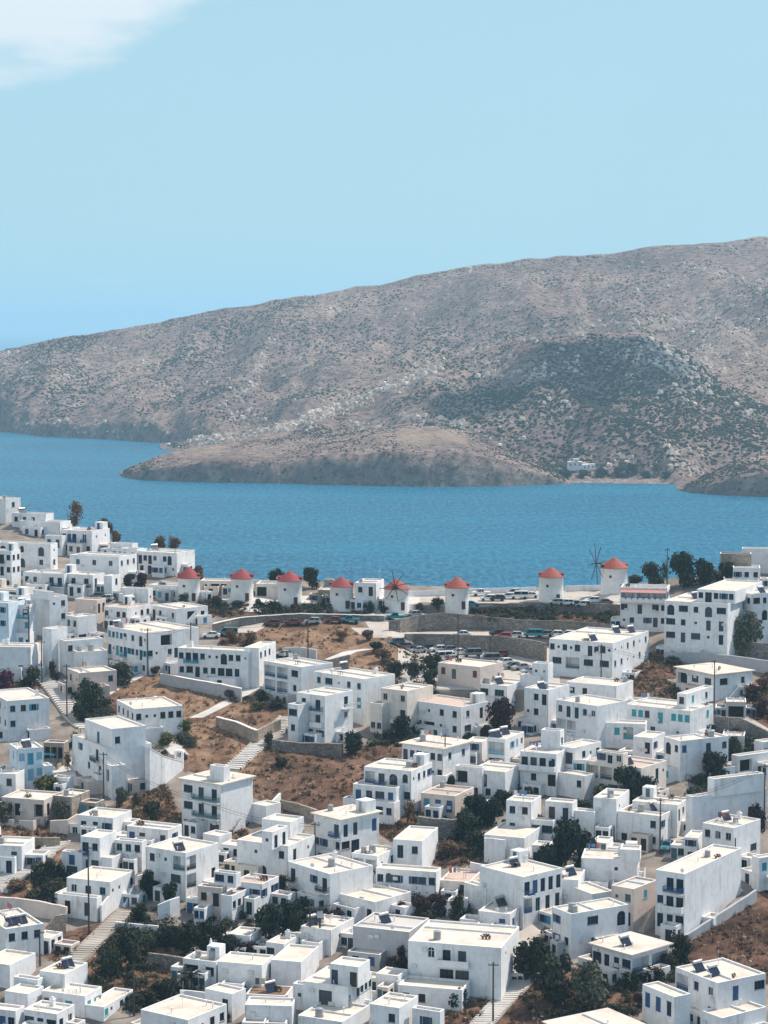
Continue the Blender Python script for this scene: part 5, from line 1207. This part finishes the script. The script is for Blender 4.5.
# ------------------------------------------------------------------ utility poles, lamp posts
m = MB(); m.tube((0,0,-1), (0,0,1), .5, .36, 8); _pole = m.mesh('pole', M['wood'])
def pole(label, x, yt, yb, arm=1, name='utility_pole', r=.16, mat='wood'):
    P = G(x, yb); h = top_z(P, yt); e = empty(name, P)
    m = MB(); m.tube((0,0,-1), (0,0,h), r, r*.65, 8); m.build('shaft', M[mat], e)
    if arm:
        m = MB(); m.box(-.8, .8, -.05, .05, h-.55, h-.43)
        for q in (-.7, -.25, .25, .7): m.tube((q,0,h-.43), (q,0,h-.22), .05, .04, 6)
        a = m.build('crossarm', M['wood'], e); a.rotation_euler = (0,0,(x*1.7) % 1.2 - .6)
    if arm == 2:
        m = MB(); m.tube((0,0,h-.02), (.9,-.2,h+.12), .05, .04, 6); m.box(.75, 1.25, -.35, -.1, h+.05, h+.18); m.build('lamp_head', M['metal'], e)
    tag(e, label, 'pole', 'wooden power poles among the houses')
for a in [('pole in front of the large corner house', 148, 628, 676), ('pole at the left end of the long terrace house', 191, 622, 674), ('pole in the upper stepped street', 42, 640, 684), ('tall lamp post beside the lower stepped street', 67, 664, 718, 2), ('pole against the big blank buttressed house', 104, 752, 812), ('tall pole before the house with two lower doors', 89, 845, 934), ('thick short pole by the stone-based house', 40, 930, 966), ('pole on the brown plot by the palm', 134, 962, 1016), ('pole in front of the tall three-storey house', 203, 798, 832), ('pole left of the corner eaves house', 315, 822, 866), ('pole on the bottom stairs', 493, 962, 1024), ('pole above the veranda house roof', 308, 616, 668), ('pole standing in the car park', 458, 614, 664), ('tall pole in the ridge grove', 667, 548, 590), ('pole in front of the large hotel', 668, 616, 654), ('pole before the big apartment house', 601, 644, 690), ('pole behind the bungalow with wide eaves', 714, 660, 714), ('pole beside the turquoise car', 660, 798, 854), ('tall pole before the eaves house over the terraces', 445, 734, 790), ('dark pole at the right edge by the tree', 764, 764, 832), ('thin pole at the right windmill terrace', 490, 636, 660, 0), ('pole behind the white cottage ridge', 464, 590, 606, 0), ('pole left of the balcony street house', 29, 606, 648), ('thin pole beside the tiny roofed shed', 614, 826, 846, 0), ('pole against the two-storey five-window house', 735, 838, 872, 0), ('pole above the roof of the white terraced house', 378, 778, 800, 0)]: pole(*a)
def wire(label, a, b, n=2):
    A = G(a[0], a[2]); Bq = G(b[0], b[2]); ha, hb = top_z(A, a[1]), top_z(Bq, b[1]); m = MB(); o = A.copy()
    for k in range(n):
        p = None
        for i in range(13):
            t = i/12; q = A.lerp(Bq, t) + Vector((0, 0, (ha + (hb - ha)*t) - .35 - .5*k - 1.1*4*t*(1-t))) - o
            if p: m.tube(p, q, .028, n=4, caps=False)
            p = q
    w = m.build('power_line', M['tk']); w.location = o; tag(w, label, 'power line', 'sagging power lines')
wire('power line between the corner house and the long terrace house', (148,628,676), (191,622,674)); wire('power line from the long terrace house to the pole above the veranda roof', (191,622,674), (308,616,668))
wire('power line from the tall three-storey house to the eaves house pole', (203,798,832), (315,822,866)); wire('power line from the eaves house pole up to the terraces pole', (315,822,866), (445,734,790))
wire('power line between the hotel pole and the grove pole', (668,616,654), (667,548,590)); wire('power line from the big apartment pole to the bungalow pole', (601,644,690), (714,660,714)); wire('power line from the turquoise car pole to the right edge pole', (660,798,854), (764,764,832)); wire('power line from the buttressed house pole to the tall three-storey house', (104,752,812), (203,798,832))
P = G(310, 950); Q = G(320, 950); e = empty('transformer_pole', P); d = Q - P
m = MB()
h = top_z(P, 906); m.tube((0,0,-1), (0,0,h), .2, .15, 8); m.tube((d.x,d.y,d.z-1), (d.x,d.y,h), .2, .15, 8); m.box(-.9, d.x+1.2, d.y/2-.12, d.y/2+.12, h-.5, h-.3); m.box(-.5, d.x+.5, d.y/2-.25, d.y/2+.25, h-2.1, h-1.95); m.box(-.2, d.x+.2, d.y/2-.1, d.y/2+.1, h*.42, h*.42+.12)
m.build('frame', M['wood'], e)
m = MB(); m.box(d.x-.45, d.x+.45, d.y/2-.4, d.y/2+.4, h-1.94, h-1.0)
for q in (-.3, 0, .3): m.tube((d.x+q,d.y/2,h-1.02), (d.x+q,d.y/2,h-.7), .05, .04, 6)
m.build('transformer', M['metal'], e); tag(e, 'twin-legged power pole carrying a transformer', 'pole')

# white cone chimney and small bell turret
P = G(211, 966); e_ = None
m = MB(); zt = top_z(P, 938); m.tube((0,0,0), (0,0,zt*.45), .9, .75, 12); m.tube((0,0,zt*.45), (0,0,zt), .74, .06, 12)
o = m.build('cone_chimney', M['w'], smooth=True); o.location = P; tag(o, 'tall white cone on the roof beside the palm', 'chimney')
P = G(179, 768); zt = top_z(P, 749); e = empty('bell_turret', P)
m = MB(); m.box(-.9, .9, -.6, .6, -1, zt*.55); m.box(-.9, -.45, -.6, .6, zt*.55, zt*.85); m.box(.45, .9, -.6, .6, zt*.55, zt*.85)
N = 10; vs = []
for y in (-.6, .6):
    vs += [(.9*math.cos(math.pi*k/N), y, zt*.85 + .45*math.sin(math.pi*k/N)) for k in range(N+1)]
m.add(vs, [tuple(range(N+1)), tuple(range(2*N+1, N, -1))] + [(k, N+1+k, N+2+k, k+1) for k in range(N)] + [(N, 2*N+1, N+1, 0)]); m.build('arch', M['w'], e)
m = MB(); m.tube((0,0,zt*.62), (0,0,zt*.8), .28, .12, 10); m.build('bell', M['metal'], e); tag(e, 'little white arched turret at the end of the buttress wall', 'turret')

# ------------------------------------------------------------------ people
def person(label, x, y, top, legs, heading, stride=.18):
    P = G(x, y, .05); me = bpy.data.meshes.new('person')
    V = [(0,0,.92),(0,0,1.15),(0,0,1.42),(0,0,1.52),(0,.02,1.66),(.1,0,.86),(.11,stride,.48),(.11,stride*.6,.07),(.11,stride*.6+.16,.03),(-.1,0,.86),(-.11,-stride*.4,.48),(-.11,-stride,.09),(-.11,-stride+.15,.03),(.19,0,1.40),(.25,-.08,1.12),(.25,.05,.86),(.25,.09,.78),(-.19,0,1.40),(-.25,.10,1.12),(-.24,.16,.88),(-.24,.2,.80),(0,0,1.74)]
    E = [(0,1),(1,2),(2,3),(3,4),(4,21),(0,5),(5,6),(6,7),(7,8),(0,9),(9,10),(10,11),(11,12),(2,13),(13,14),(14,15),(15,16),(2,17),(17,18),(18,19),(19,20)]
    rad = [.15,.14,.15,.06,.105,.10,.075,.05,.045,.10,.075,.05,.045,.075,.05,.04,.035,.075,.05,.04,.035,.08]
    me.from_pydata(V, E, []); o = bpy.data.objects.new('person', me); link(o)
    sk = o.modifiers.new('skin', 'SKIN'); sk.use_smooth_shade = True; ss = o.modifiers.new('sub', 'SUBSURF'); ss.levels = 1; ss.render_levels = 1
    for i, s in enumerate(me.skin_vertices[0].data): s.radius = (rad[i], rad[i]); s.use_root = (i == 0)
    ev = o.evaluated_get(bpy.context.evaluated_depsgraph_get()); nm = bpy.data.meshes.new_from_object(ev)
    o.modifiers.clear(); o.data = nm; bpy.data.meshes.remove(me)
    for mt in (plain('skin', (.42,.27,.20), .6), plain('shirt', top, .8), plain('trousers', legs, .8), plain('hair', (.03,.022,.018), .7)): nm.materials.append(mt)
    for p in nm.polygons:
        c = p.center; p.material_index = 3 if c.z > 1.68 or (c.z > 1.58 and c.y < -.02) else 0 if c.z > 1.46 else (1 if c.z > .93 and (abs(c.x) < .215 or c.z > 1.15) else (0 if abs(c.x) > .215 else 2))
    o.location = P; o.rotation_euler = (0, 0, R(heading)); tag(o, label, 'person')
person('person in dark clothes walking below the isolated white house', 146.5, 741, (.04,.04,.05), (.03,.03,.035), 200)
person('person in a dark top standing by the white cottage door', 363, 612, (.05,.05,.06), (.04,.04,.06), 150, .05)
person('person in blue standing near the white cottage', 367.5, 612.5, (.05,.09,.16), (.04,.04,.05), 190, .05)
person('person in a grey top beside the third windmill', 312, 606.5, (.12,.12,.13), (.03,.03,.04), 90, .1)

# ------------------------------------------------------------------ across the bay
def far_box(root, x0, x1, y0, y1, z1, wins):
    m = MB(); m.box(x0, x1, y0, y1, -4, z1); m.build('walls', M['w'], root)
    m = MB(); m.box(x0-.2, x1+.2, y0-.2, y1+.2, z1+.003, z1+.3); m.build('roof', M['cap'], root)
    for k in range(wins):
        u = x0 + (x1-x0)*(k+.5)/wins; m = MB(); m.box(u-.6, u+.6, y0-.06, y0+.1, z1-3.2, z1-1.2); m.build('window', M['tn'], root)
def far_at(px, py):
    best = min(nv, key=lambda p: (proj(p)[0]-px)**2 + (proj(p)[1]-py)**2); return best.copy()
P = far_at(577, 468); e = empty('farmhouse', P + Vector((0,-4,0))); far_box(e, -8, 5, 0, 7, 6.5, 3); far_box(e, 5.01, 10, 1, 7, 3.8, 1); far_box(e, -3, 2, 1, 6, 9, 1); tag(e, 'small white farmhouse above the beach across the bay', 'house', 'buildings across the bay')
P = far_at(592, 470); e = empty('farmhouse', P + Vector((0,-4,0))); far_box(e, -4, 4, 0, 6, 4, 2); tag(e, 'single-storey white annex right of the far farmhouse', 'house', 'buildings across the bay')
m = MB(); m.tube((0,0,-.5), (0,0,2.3), .05, n=5); _up = m.mesh('pole', M['wood'])
m = MB(); m.tube((0,0,2.1), (0,0,2.8), 1.9, .1, 8); _uc = m.mesh('canopy', plain('straw_canopy', (.24,.20,.15), .9))
for k in range(13):
    p = at_z(596 + k*5.2, 483.6 - .02*k, 1.2); e = empty('beach_umbrella', p); inst('pole', _up, e); inst('canopy', _uc, e)
    tag(e, 'straw beach umbrella in the row on the far shore', 'umbrella', 'straw umbrellas in a row on the far beach')
for i, (x, y, w, h) in enumerate([(552,478,20,10),(566,480,22,11),(584,478,20,10),(602,476,22,11),(618,476,20,12),(634,475,22,12),(648,478,18,9),(668,478,18,8)]):
    P = far_at(x, y); s = px_scale(P); key = ('tree', i % 3, 'bush')
    if key not in _tm:
        c, tr = TP['tree'][i % 3]; _tm[key] = (c.mesh('crown', FO['bush']), tr.mesh('trunk', M['bark']), 'crown')
    e = empty('tree', P, i); sc = (w/s*.6, w/s*.6, h/s); inst('crown', _tm[key][0], e, sc=sc); inst('trunk', _tm[key][1], e, sc=sc)
    tag(e, 'dark tree in the green strip behind the far beach', 'tree', 'trees behind the far beach')
# ------------------------------------------------------------------ what people add to their houses: terraces, steps, pergolas, pipes, dishes
FOOT = []
for root, bx, al in HOUSES:
    for (X0, X1, Y0, Y1, rz, wz) in bx: FOOT.append((root, X0, X1, Y0, Y1, root.location.z + rz))
_rot = {r: (Matrix.Rotation(a, 3, 'Z'), r.location.copy()) for r, b, a in HOUSES}
def inside_other(root, al, pts):
    Mx = Matrix.Rotation(-al, 3, 'Z')
    for p in pts:
        w = root.location + Mx @ Vector((p[0], p[1], 0))
        for (r, X0, X1, Y0, Y1, zt) in FOOT:
            if r is root or (r.location - w).length > 40: continue
            q = _rot[r][0] @ (w - _rot[r][1])
            if X0 - .3 < q.x < X1 + .3 and Y0 - .3 < q.y < Y1 + .3: return True
    return False
m = MB(); m.tube((0,0,0), (0,0,.5), .03, n=5); 
N = 10
vs = [(.38*math.cos(6.283*k/N), .12 - .0, .62 + .38*math.sin(6.283*k/N)) for k in range(N)] + [(.22*math.cos(6.283*k/N), .2, .62 + .22*math.sin(6.283*k/N)) for k in range(N)] + [(0, .24, .62)]
m.add(vs, [(k, (k+1) % N, N+(k+1) % N, N+k) for k in range(N)] + [(N+k, N+(k+1) % N, 2*N) for k in range(N)]); _dish = m.mesh('satellite_dish', M['tw'])
m = MB(); m.tube((0,0,0), (0,0,.75), .09, .09, 7); m.tube((0,0,.75), (0,0,.85), .15, .15, 7); _vent = m.mesh('vent_pipe', M['w'])
M['pot'] = plain('terracotta_pot', (.30,.12,.07), .8)
m = MB(); m.tube((0,0,0), (0,0,.4), .16, .24, 8); _pot = m.mesh('planter', M['pot'])
gm = crown_mesh(77, 90, .13, 6); _potg = gm.mesh('foliage', FO['bush'])
def wall_of(root):
    return next(c for c in root.children if c.name.startswith('walls')).data.materials[0]
CLOTH = [plain('line_cloth_' + str(i), c, .9) for i, c in enumerate([(.75,.73,.70), (.12,.22,.42), (.45,.12,.10), (.55,.50,.36), (.10,.10,.12)])]
def local_box(root, X0, X1, Y0, Y1, zb, zt, L, Rr, c, wm, rm, z_sill):
    walls = MB(); place_openings(root, walls, 'L', X1, Y0, X1-X0, zb, zt, L, c, z_sill); place_openings(root, walls, 'R', X1, Y0, Y1-Y0, zb, zt, Rr, c, z_sill)
    walls.quad((X1, Y1, zb), (X0, Y1, zb), (X0, Y1, zt), (X1, Y1, zt), 0); walls.quad((X0, Y1, zb), (X0, Y0, zb), (X0, Y0, zt), (X0, Y1, zt), 0)
    i = .2; zi = zt - .45; A = [(X0, Y0), (X1, Y0), (X1, Y1), (X0, Y1)]; Bq = [(X0+i, Y0+i), (X1-i, Y0+i), (X1-i, Y1-i), (X0+i, Y1-i)]
    for k in range(4):
        p, q2, s_, u = A[k], A[(k+1) % 4], Bq[(k+1) % 4], Bq[k]
        walls.quad((*p, zt), (*q2, zt), (*s_, zt), (*u, zt), 1); walls.quad((*u, zt), (*s_, zt), (*s_, zi), (*u, zi), 0)
    walls.build('walls', [wm, M['cap'], M['dark']], root)
    r = MB(); r.quad(*[(*p, zi) for p in Bq]); r.build('roof', [rm], root)
def wings(root, bx, al):
    AUTO[0] = False
    X0, X1, Y0, Y1, rz, _ = bx[0]; LL, LR = X1 - X0, Y1 - Y0
    rr = random.Random(int(root.location.x*11 + root.location.y*17)); c = rr.choice('nnckng'); bw = wall_of(root)
    wm = bw if rr.random() < .8 else M[rr.choice('wwcpe')]; n = 0
    for side in ['front', 'left', 'right', 'front', 'left', 'right', 'front']:
        if n >= 3 or rr.random() < .3: continue
        h = min(rz - .7, rr.uniform(2.5, 3.1)) if rz > 3.4 else rr.uniform(.6, .8)*rz
        if side == 'front': w = rr.uniform(.3, .6)*LL; d = rr.uniform(1.5, 3.2); a = X0 + rr.random()*(LL - w); g = (a, a+w, Y0-d, Y0-.004)
        elif side == 'left': w = rr.uniform(2, 3.8); y = Y0 + rr.uniform(.1, .8); g = (X0-w, X0-.004, y, min(Y1-.2, y+rr.uniform(3, 6)))
        else: w = rr.uniform(1.8, 3.4); y = Y0 + rr.uniform(.15, .6)*LR; g = (X1+.004, X1+w, y, min(Y1-.1, y+rr.uniform(3, 5)))
        if g[1]-g[0] < 1.8 or g[3]-g[2] < 1.4: continue
        gx = [(g[0]+(g[1]-g[0])*i/2, g[2]+(g[3]-g[2])*j/2) for i in range(3) for j in range(3)]
        if inside_other(root, al, gx): continue
        if any(g[0] < B2[1]-.05 and g[1] > B2[0]+.05 and g[2] < B2[3]-.05 and g[3] > B2[2]+.05 for B2 in bx): continue
        local_box(root, *g, -4, h, rr.choice(['w d', 'd w', 'w', 's d', 'd', 'w s', 'b w']), rr.choice(['w', '', 's', '.']), c, wm, M[rr.choice('rrrvu')], 0.0)
        bx.append((*g, h, 0)); FOOT.append((root, *g, root.location.z + h)); n += 1
BRN = plain('brown_reed_mat', (.16,.10,.065), .9)
def extras(root, bx, al):
    X0, X1, Y0, Y1, rz, _ = bx[0]; LL, LR = X1 - X0, Y1 - Y0
    rr = random.Random(int(root.location.x*13 + root.location.y*7)); wm = M['w']; d = 0
    tr = rr.choice(['n','n','c','n','k','g','s'])
    base_w = wall_of(root)
    if LL > 4 and rr.random() < .62:                     # front terrace
        d = rr.uniform(1.6, 3.0); a = X0 + rr.uniform(0, .35)*LL; b = X1 - rr.uniform(0, .2)*LL
        if b - a > 2.5 and not any(a < B2[1] and b > B2[0] and Y0-d < B2[3]-.1 and Y0-.1 > B2[2] for B2 in bx[1:]) and not inside_other(root, al, [(a, Y0-d), (b, Y0-d), ((a+b)/2, Y0-d), (a, Y0-d/2), (b, Y0-d/2)]):
            m = MB(); zt = rr.uniform(.05, .5); m.box(a, b, Y0-d, Y0-.003, -4, zt, 1)
            g = a + (b-a)*rr.uniform(.2, .7); h = zt + rr.uniform(.6, .95)
            m.box(a, g, Y0-d-.004, Y0-d+.2, -4.01, h, 0); m.box(min(b-.3, g+1.1), b, Y0-d-.004, Y0-d+.2, -4.01, h, 0)
            m.box(a-.004, a+.2, Y0-d+.2, Y0-.004, -4.01, h, 0); m.box(b-.2, b+.004, Y0-d+.2, Y0-.004, -4.01, h, 0)
            t = m.build('terrace', [base_w, M['r']], root)
            if rr.random() < .38:                        # pergola or reed awning over it
                m = MB(); a2 = a + .4; b2 = min(b - .3, a + rr.uniform(2.5, 5)); y0 = Y0 - d + .35; hh = zt + 2.35
                for x_ in (a2, b2): m.tube((x_, y0, zt), (x_, y0, hh), .06, n=6); m.box(x_-.05, x_+.05, y0-.1, Y0-.01, hh, hh+.12)
                m.box(a2-.2, b2+.2, y0-.05, y0+.05, hh+.121, hh+.22)
                k = a2
                if rr.random() < .5:
                    while k < b2: m.box(k-.03, k+.03, y0-.25, Y0-.01, hh+.222, hh+.28); k += .4
                else: m.box(a2-.2, b2+.2, y0-.2, Y0-.01, hh+.222, hh+.27)
                m.build('pergola', rr.choice([BRN, M['tw'], M['tc'], M['tn'], M['ts']]), root)
            for k in range(rr.randint(0, 3)):
                x_ = rr.uniform(a+.4, b-.4); p = inst('planter', _pot, root, (x_, Y0-d+.45, zt), 0); inst('foliage', _potg, p, (0,0,.3), 0, (.6,.6,.8))
    if LR > 5.5 and rr.random() < .4:                    # outside stairs along the side wall
        n = 12; w = .95; y1 = Y0 + rr.uniform(.15, .4)*LR; H_ = min(rz - .5, 2.9); run = min(3.4, Y1 - y1 - .5)
        if H_ > 1.5 and run > 2 and not inside_other(root, al, [(X1+w, y1), (X1+w, y1+run)]):
            m = MB()
            for k in range(n): m.box(X1+.003, X1+w, y1 + run*k/n, y1 + run*(k+1)/n, -2, H_*(k+1)/n)
            m.add([(X1+w+.001, y1, -2), (X1+w+.16, y1, -2), (X1+w+.16, y1, .8), (X1+w+.001, y1, .8), (X1+w+.001, y1+run, -2), (X1+w+.16, y1+run, -2), (X1+w+.16, y1+run, H_+.8), (X1+w+.001, y1+run, H_+.8)], [(0,1,2,3),(7,6,5,4),(0,4,5,1),(1,5,6,2),(2,6,7,3),(3,7,4,0)])
            m.build('outside_stairs', base_w, root)
    if rr.random() < .6 and LL > 3:                      # string course and drainpipe
        m = MB(); x_ = X0 + rr.choice([.12, LL-.15]); m.tube((x_, Y0-.07, -1), (x_, Y0-.07, rz), .05, n=5); m.build('drainpipe', rr.choice([M['w'], M['metal']]), root)
    for k in range(rr.randint(0, 2)):
        if LL > 4 and rz > 2.6: inst('air_conditioner', _hm['ac'], root, (rr.uniform(X0+.8, X1-.8), Y0+.0, rr.uniform(1.9, rz-.9)))
    rt = rz
    if LL > 4 and LR > 4:
        if rr.random() < .5:
            m = MB(); y_ = rr.uniform(Y0+.3*LR, Y0+.7*LR); m.box(X0+.3, X1-.3, y_, y_+.18, rt+.002, rt+.28); m.build('roof_ledge', M['w'], root)
        if rr.random() < .17 and 'car park' not in root['label'] and 'garage beside' not in root['label']:
            w = rr.uniform(1.8, 2.6); xx = rr.choice([X0+.4, X1-.4-w]); y_ = Y1-.4-w
            m = MB(); m.box(xx, xx+w, y_, y_+w, rt+.002, rt+2.1); h_ = m.build('stair_head', base_w, root)
            m = MB(); m.box(xx+w*.3, xx+w*.3+.8, y_-.03, y_-.002, rt+.05, rt+1.85); m.build('door', M['t'+tr], h_)
        for k in range(rr.randint(0, 3)): inst('vent_pipe', _vent, root, (rr.uniform(X0+.8, X1-.8), rr.uniform(Y0+.8, Y1-.8), rt))
        if rr.random() < .35: inst('satellite_dish', _dish, root, (rr.uniform(X0+.8, X1-.8), Y0+.7, rt), rr.uniform(-.6, 2))
        if rr.random() < .22: inst('cistern', _hm['tankb'], root, (rr.uniform(X0+1, X1-1), rr.uniform(Y0+1.2, Y1-1.2), rt), 0, (.8,.8,.8))
        if rr.random() < .13:
            e = inst('water_heater', _hm['frame'], root, (rr.uniform(X0+1.4, X1-1.4), rr.uniform(Y0+1.2, Y1-1.4), rt), R_sun + al); inst('tank', _hm['tank'], e); inst('solar_panel', _hm['panel'], e)
        if rr.random() < .2: inst('antenna', _hm['ant'], root, (rr.uniform(X0+.5, X1-.5), Y1-.6, rt), rr.random()*3)
        if rr.random() < .16:
            xa = X0 + .6; xb = min(X1 - .6, xa + rr.uniform(2.5, 4)); y_ = rr.uniform(Y0 + .8, Y1 - .8); m = MB()
            for x_ in (xa, xb): m.tube((x_, y_, rt), (x_, y_, rt + 1.9), .035, n=5)
            m.tube((xa, y_, rt + 1.8), (xb, y_, rt + 1.8), .012, n=4); ln_ = m.build('laundry_line', M['metal'], root); k = xa + .2
            while k < xb - .7:
                w_ = rr.uniform(.4, .8); m = MB(); m.box(k, k + w_, y_ - .015, y_ + .015, rt + 1.8 - rr.uniform(.6, 1.1), rt + 1.8); m.build('cloth', rr.choice(CLOTH), ln_); k += w_ + rr.uniform(.08, .4)
        if rr.random() < .14:
            x_, y_ = rr.uniform(X0 + 1, X1 - 1.2), rr.uniform(Y0 + .8, Y1 - 1); m = MB(); m.box(x_ - .5, x_ + .5, y_ - .35, y_ + .35, rt + .68, rt + .73)
            for a_ in (-.42, .42):
                for b_ in (-.28, .28): m.box(x_ + a_ - .03, x_ + a_ + .03, y_ + b_ - .03, y_ + b_ + .03, rt, rt + .679)
            m.build('roof_table', rr.choice([BRN, M['tw'], M['tn']]), root)
        if rr.random() < .3:
            x_, y_ = rr.uniform(X0+.6, X1-.6), rr.uniform(Y0+.6, Y1-.6)
            for k in range(rr.randint(1, 3)):
                p = inst('planter', _pot, root, (x_ + k*.55, y_, rt)); inst('foliage', _potg, p, (0,0,.3), k, (.7,.7,.8))
for root, bx, al in HOUSES:                             # the hotel wing's pink awning and scalloped rail
    if 'pink awning' not in root['label']: continue
    X0, X1, Y0, Y1, rz, _ = bx[0]
    m = MB(); m.add([(X0+.2, Y0-.01, rz-.15), (X1-.2, Y0-.01, rz-.15), (X1-.2, Y0-1.7, rz-.75), (X0+.2, Y0-1.7, rz-.75), (X0+.2, Y0-.01, rz-.22), (X1-.2, Y0-.01, rz-.22), (X1-.2, Y0-1.7, rz-.82), (X0+.2, Y0-1.7, rz-.82)], [(0,3,2,1),(4,5,6,7),(0,1,5,4),(1,2,6,5),(2,3,7,6),(3,0,4,7)])
    m.build('awning', plain('faded_pink_canvas', (.50,.24,.21), .9), root)
    m = MB(); zb = rz - 3.05; n = int((X1-X0)/1.3); m.box(X0, X1, Y0-1.3, Y0-.004, zb-.16, zb)
    m.box(X0, X1, Y0-1.303, Y0-1.15, zb+.003, zb+.5)
    for k in range(n):
        c = X0 + (X1-X0)*(k+.5)/n; r = (X1-X0)/n*.48
        pts = [(c + r*math.cos(math.pi*q/8), zb+.5+.5*math.sin(math.pi*q/8)) for q in range(9)]
        m.add([(x, Y0-1.303, z) for x, z in pts] + [(x, Y0-1.15, z) for x, z in pts], [tuple(range(9)), tuple(range(17, 8, -1))] + [(q, 9+q, 10+q, q+1) for q in range(8)])
    m.build('scalloped_balcony', M['w'], root)
for h in HOUSES:
    if 'car park' not in h[0]['label']: wings(*h)
for h in HOUSES: extras(*h)
VEG = [[(130,912),(250,902),(252,960),(130,965)], [(255,895),(345,890),(345,940),(255,950)], [(440,800),(520,786),(500,855),(440,862)], [(372,890),(470,888),(468,920),(378,918)],
       [(500,945),(560,930),(640,985),(625,1035),(520,1010)], [(20,862),(75,862),(70,910),(25,905)], [(100,930),(160,920),(165,985),(95,990)], [(375,725),(420,720),(420,745),(370,748)], [(650,955),(690,945),(685,980),(645,985)],
       [(540,840),(600,820),(600,870),(530,880)], [(600,790),(660,780),(665,812),(600,815)], [(690,765),(735,760),(735,790),(690,795)], [(385,650),(445,655),(440,695),(385,685)], [(195,602),(345,606),(345,614),(200,614)], [(470,612),(612,612),(612,621),(470,621)], [(700,735),(768,740),(768,756),(705,752)], [(700,644),(768,640),(768,656),(700,658)], [(70,695),(110,690),(110,725),(75,722)], [(120,1000),(210,985),(215,1005),(130,1012)], [(180,735),(160,755),(185,760),(195,740)]]
def under(m, P, rg):
    r = rg.uniform(.5, 1.7)
    for q in range(int(20 + r*34)):
        d = Vector((rg.gauss(0,1), rg.gauss(0,1), abs(rg.gauss(0,1)))).normalized(); c = P + d*r*rg.random()**.5*1.0; s = rg.uniform(.12, .30)
        t1 = d.orthogonal().normalized()*s; t2 = d.cross(t1); m.add([c - t1, c - t2*.7, c + t1, c + t2*.7], [(0,1,2,3)])
_D = DRY; DRY = VEG
scatter('undergrowth', 'dark tangled undergrowth between the houses', FO['bush'], 5200, under, 21)
DRY = _D
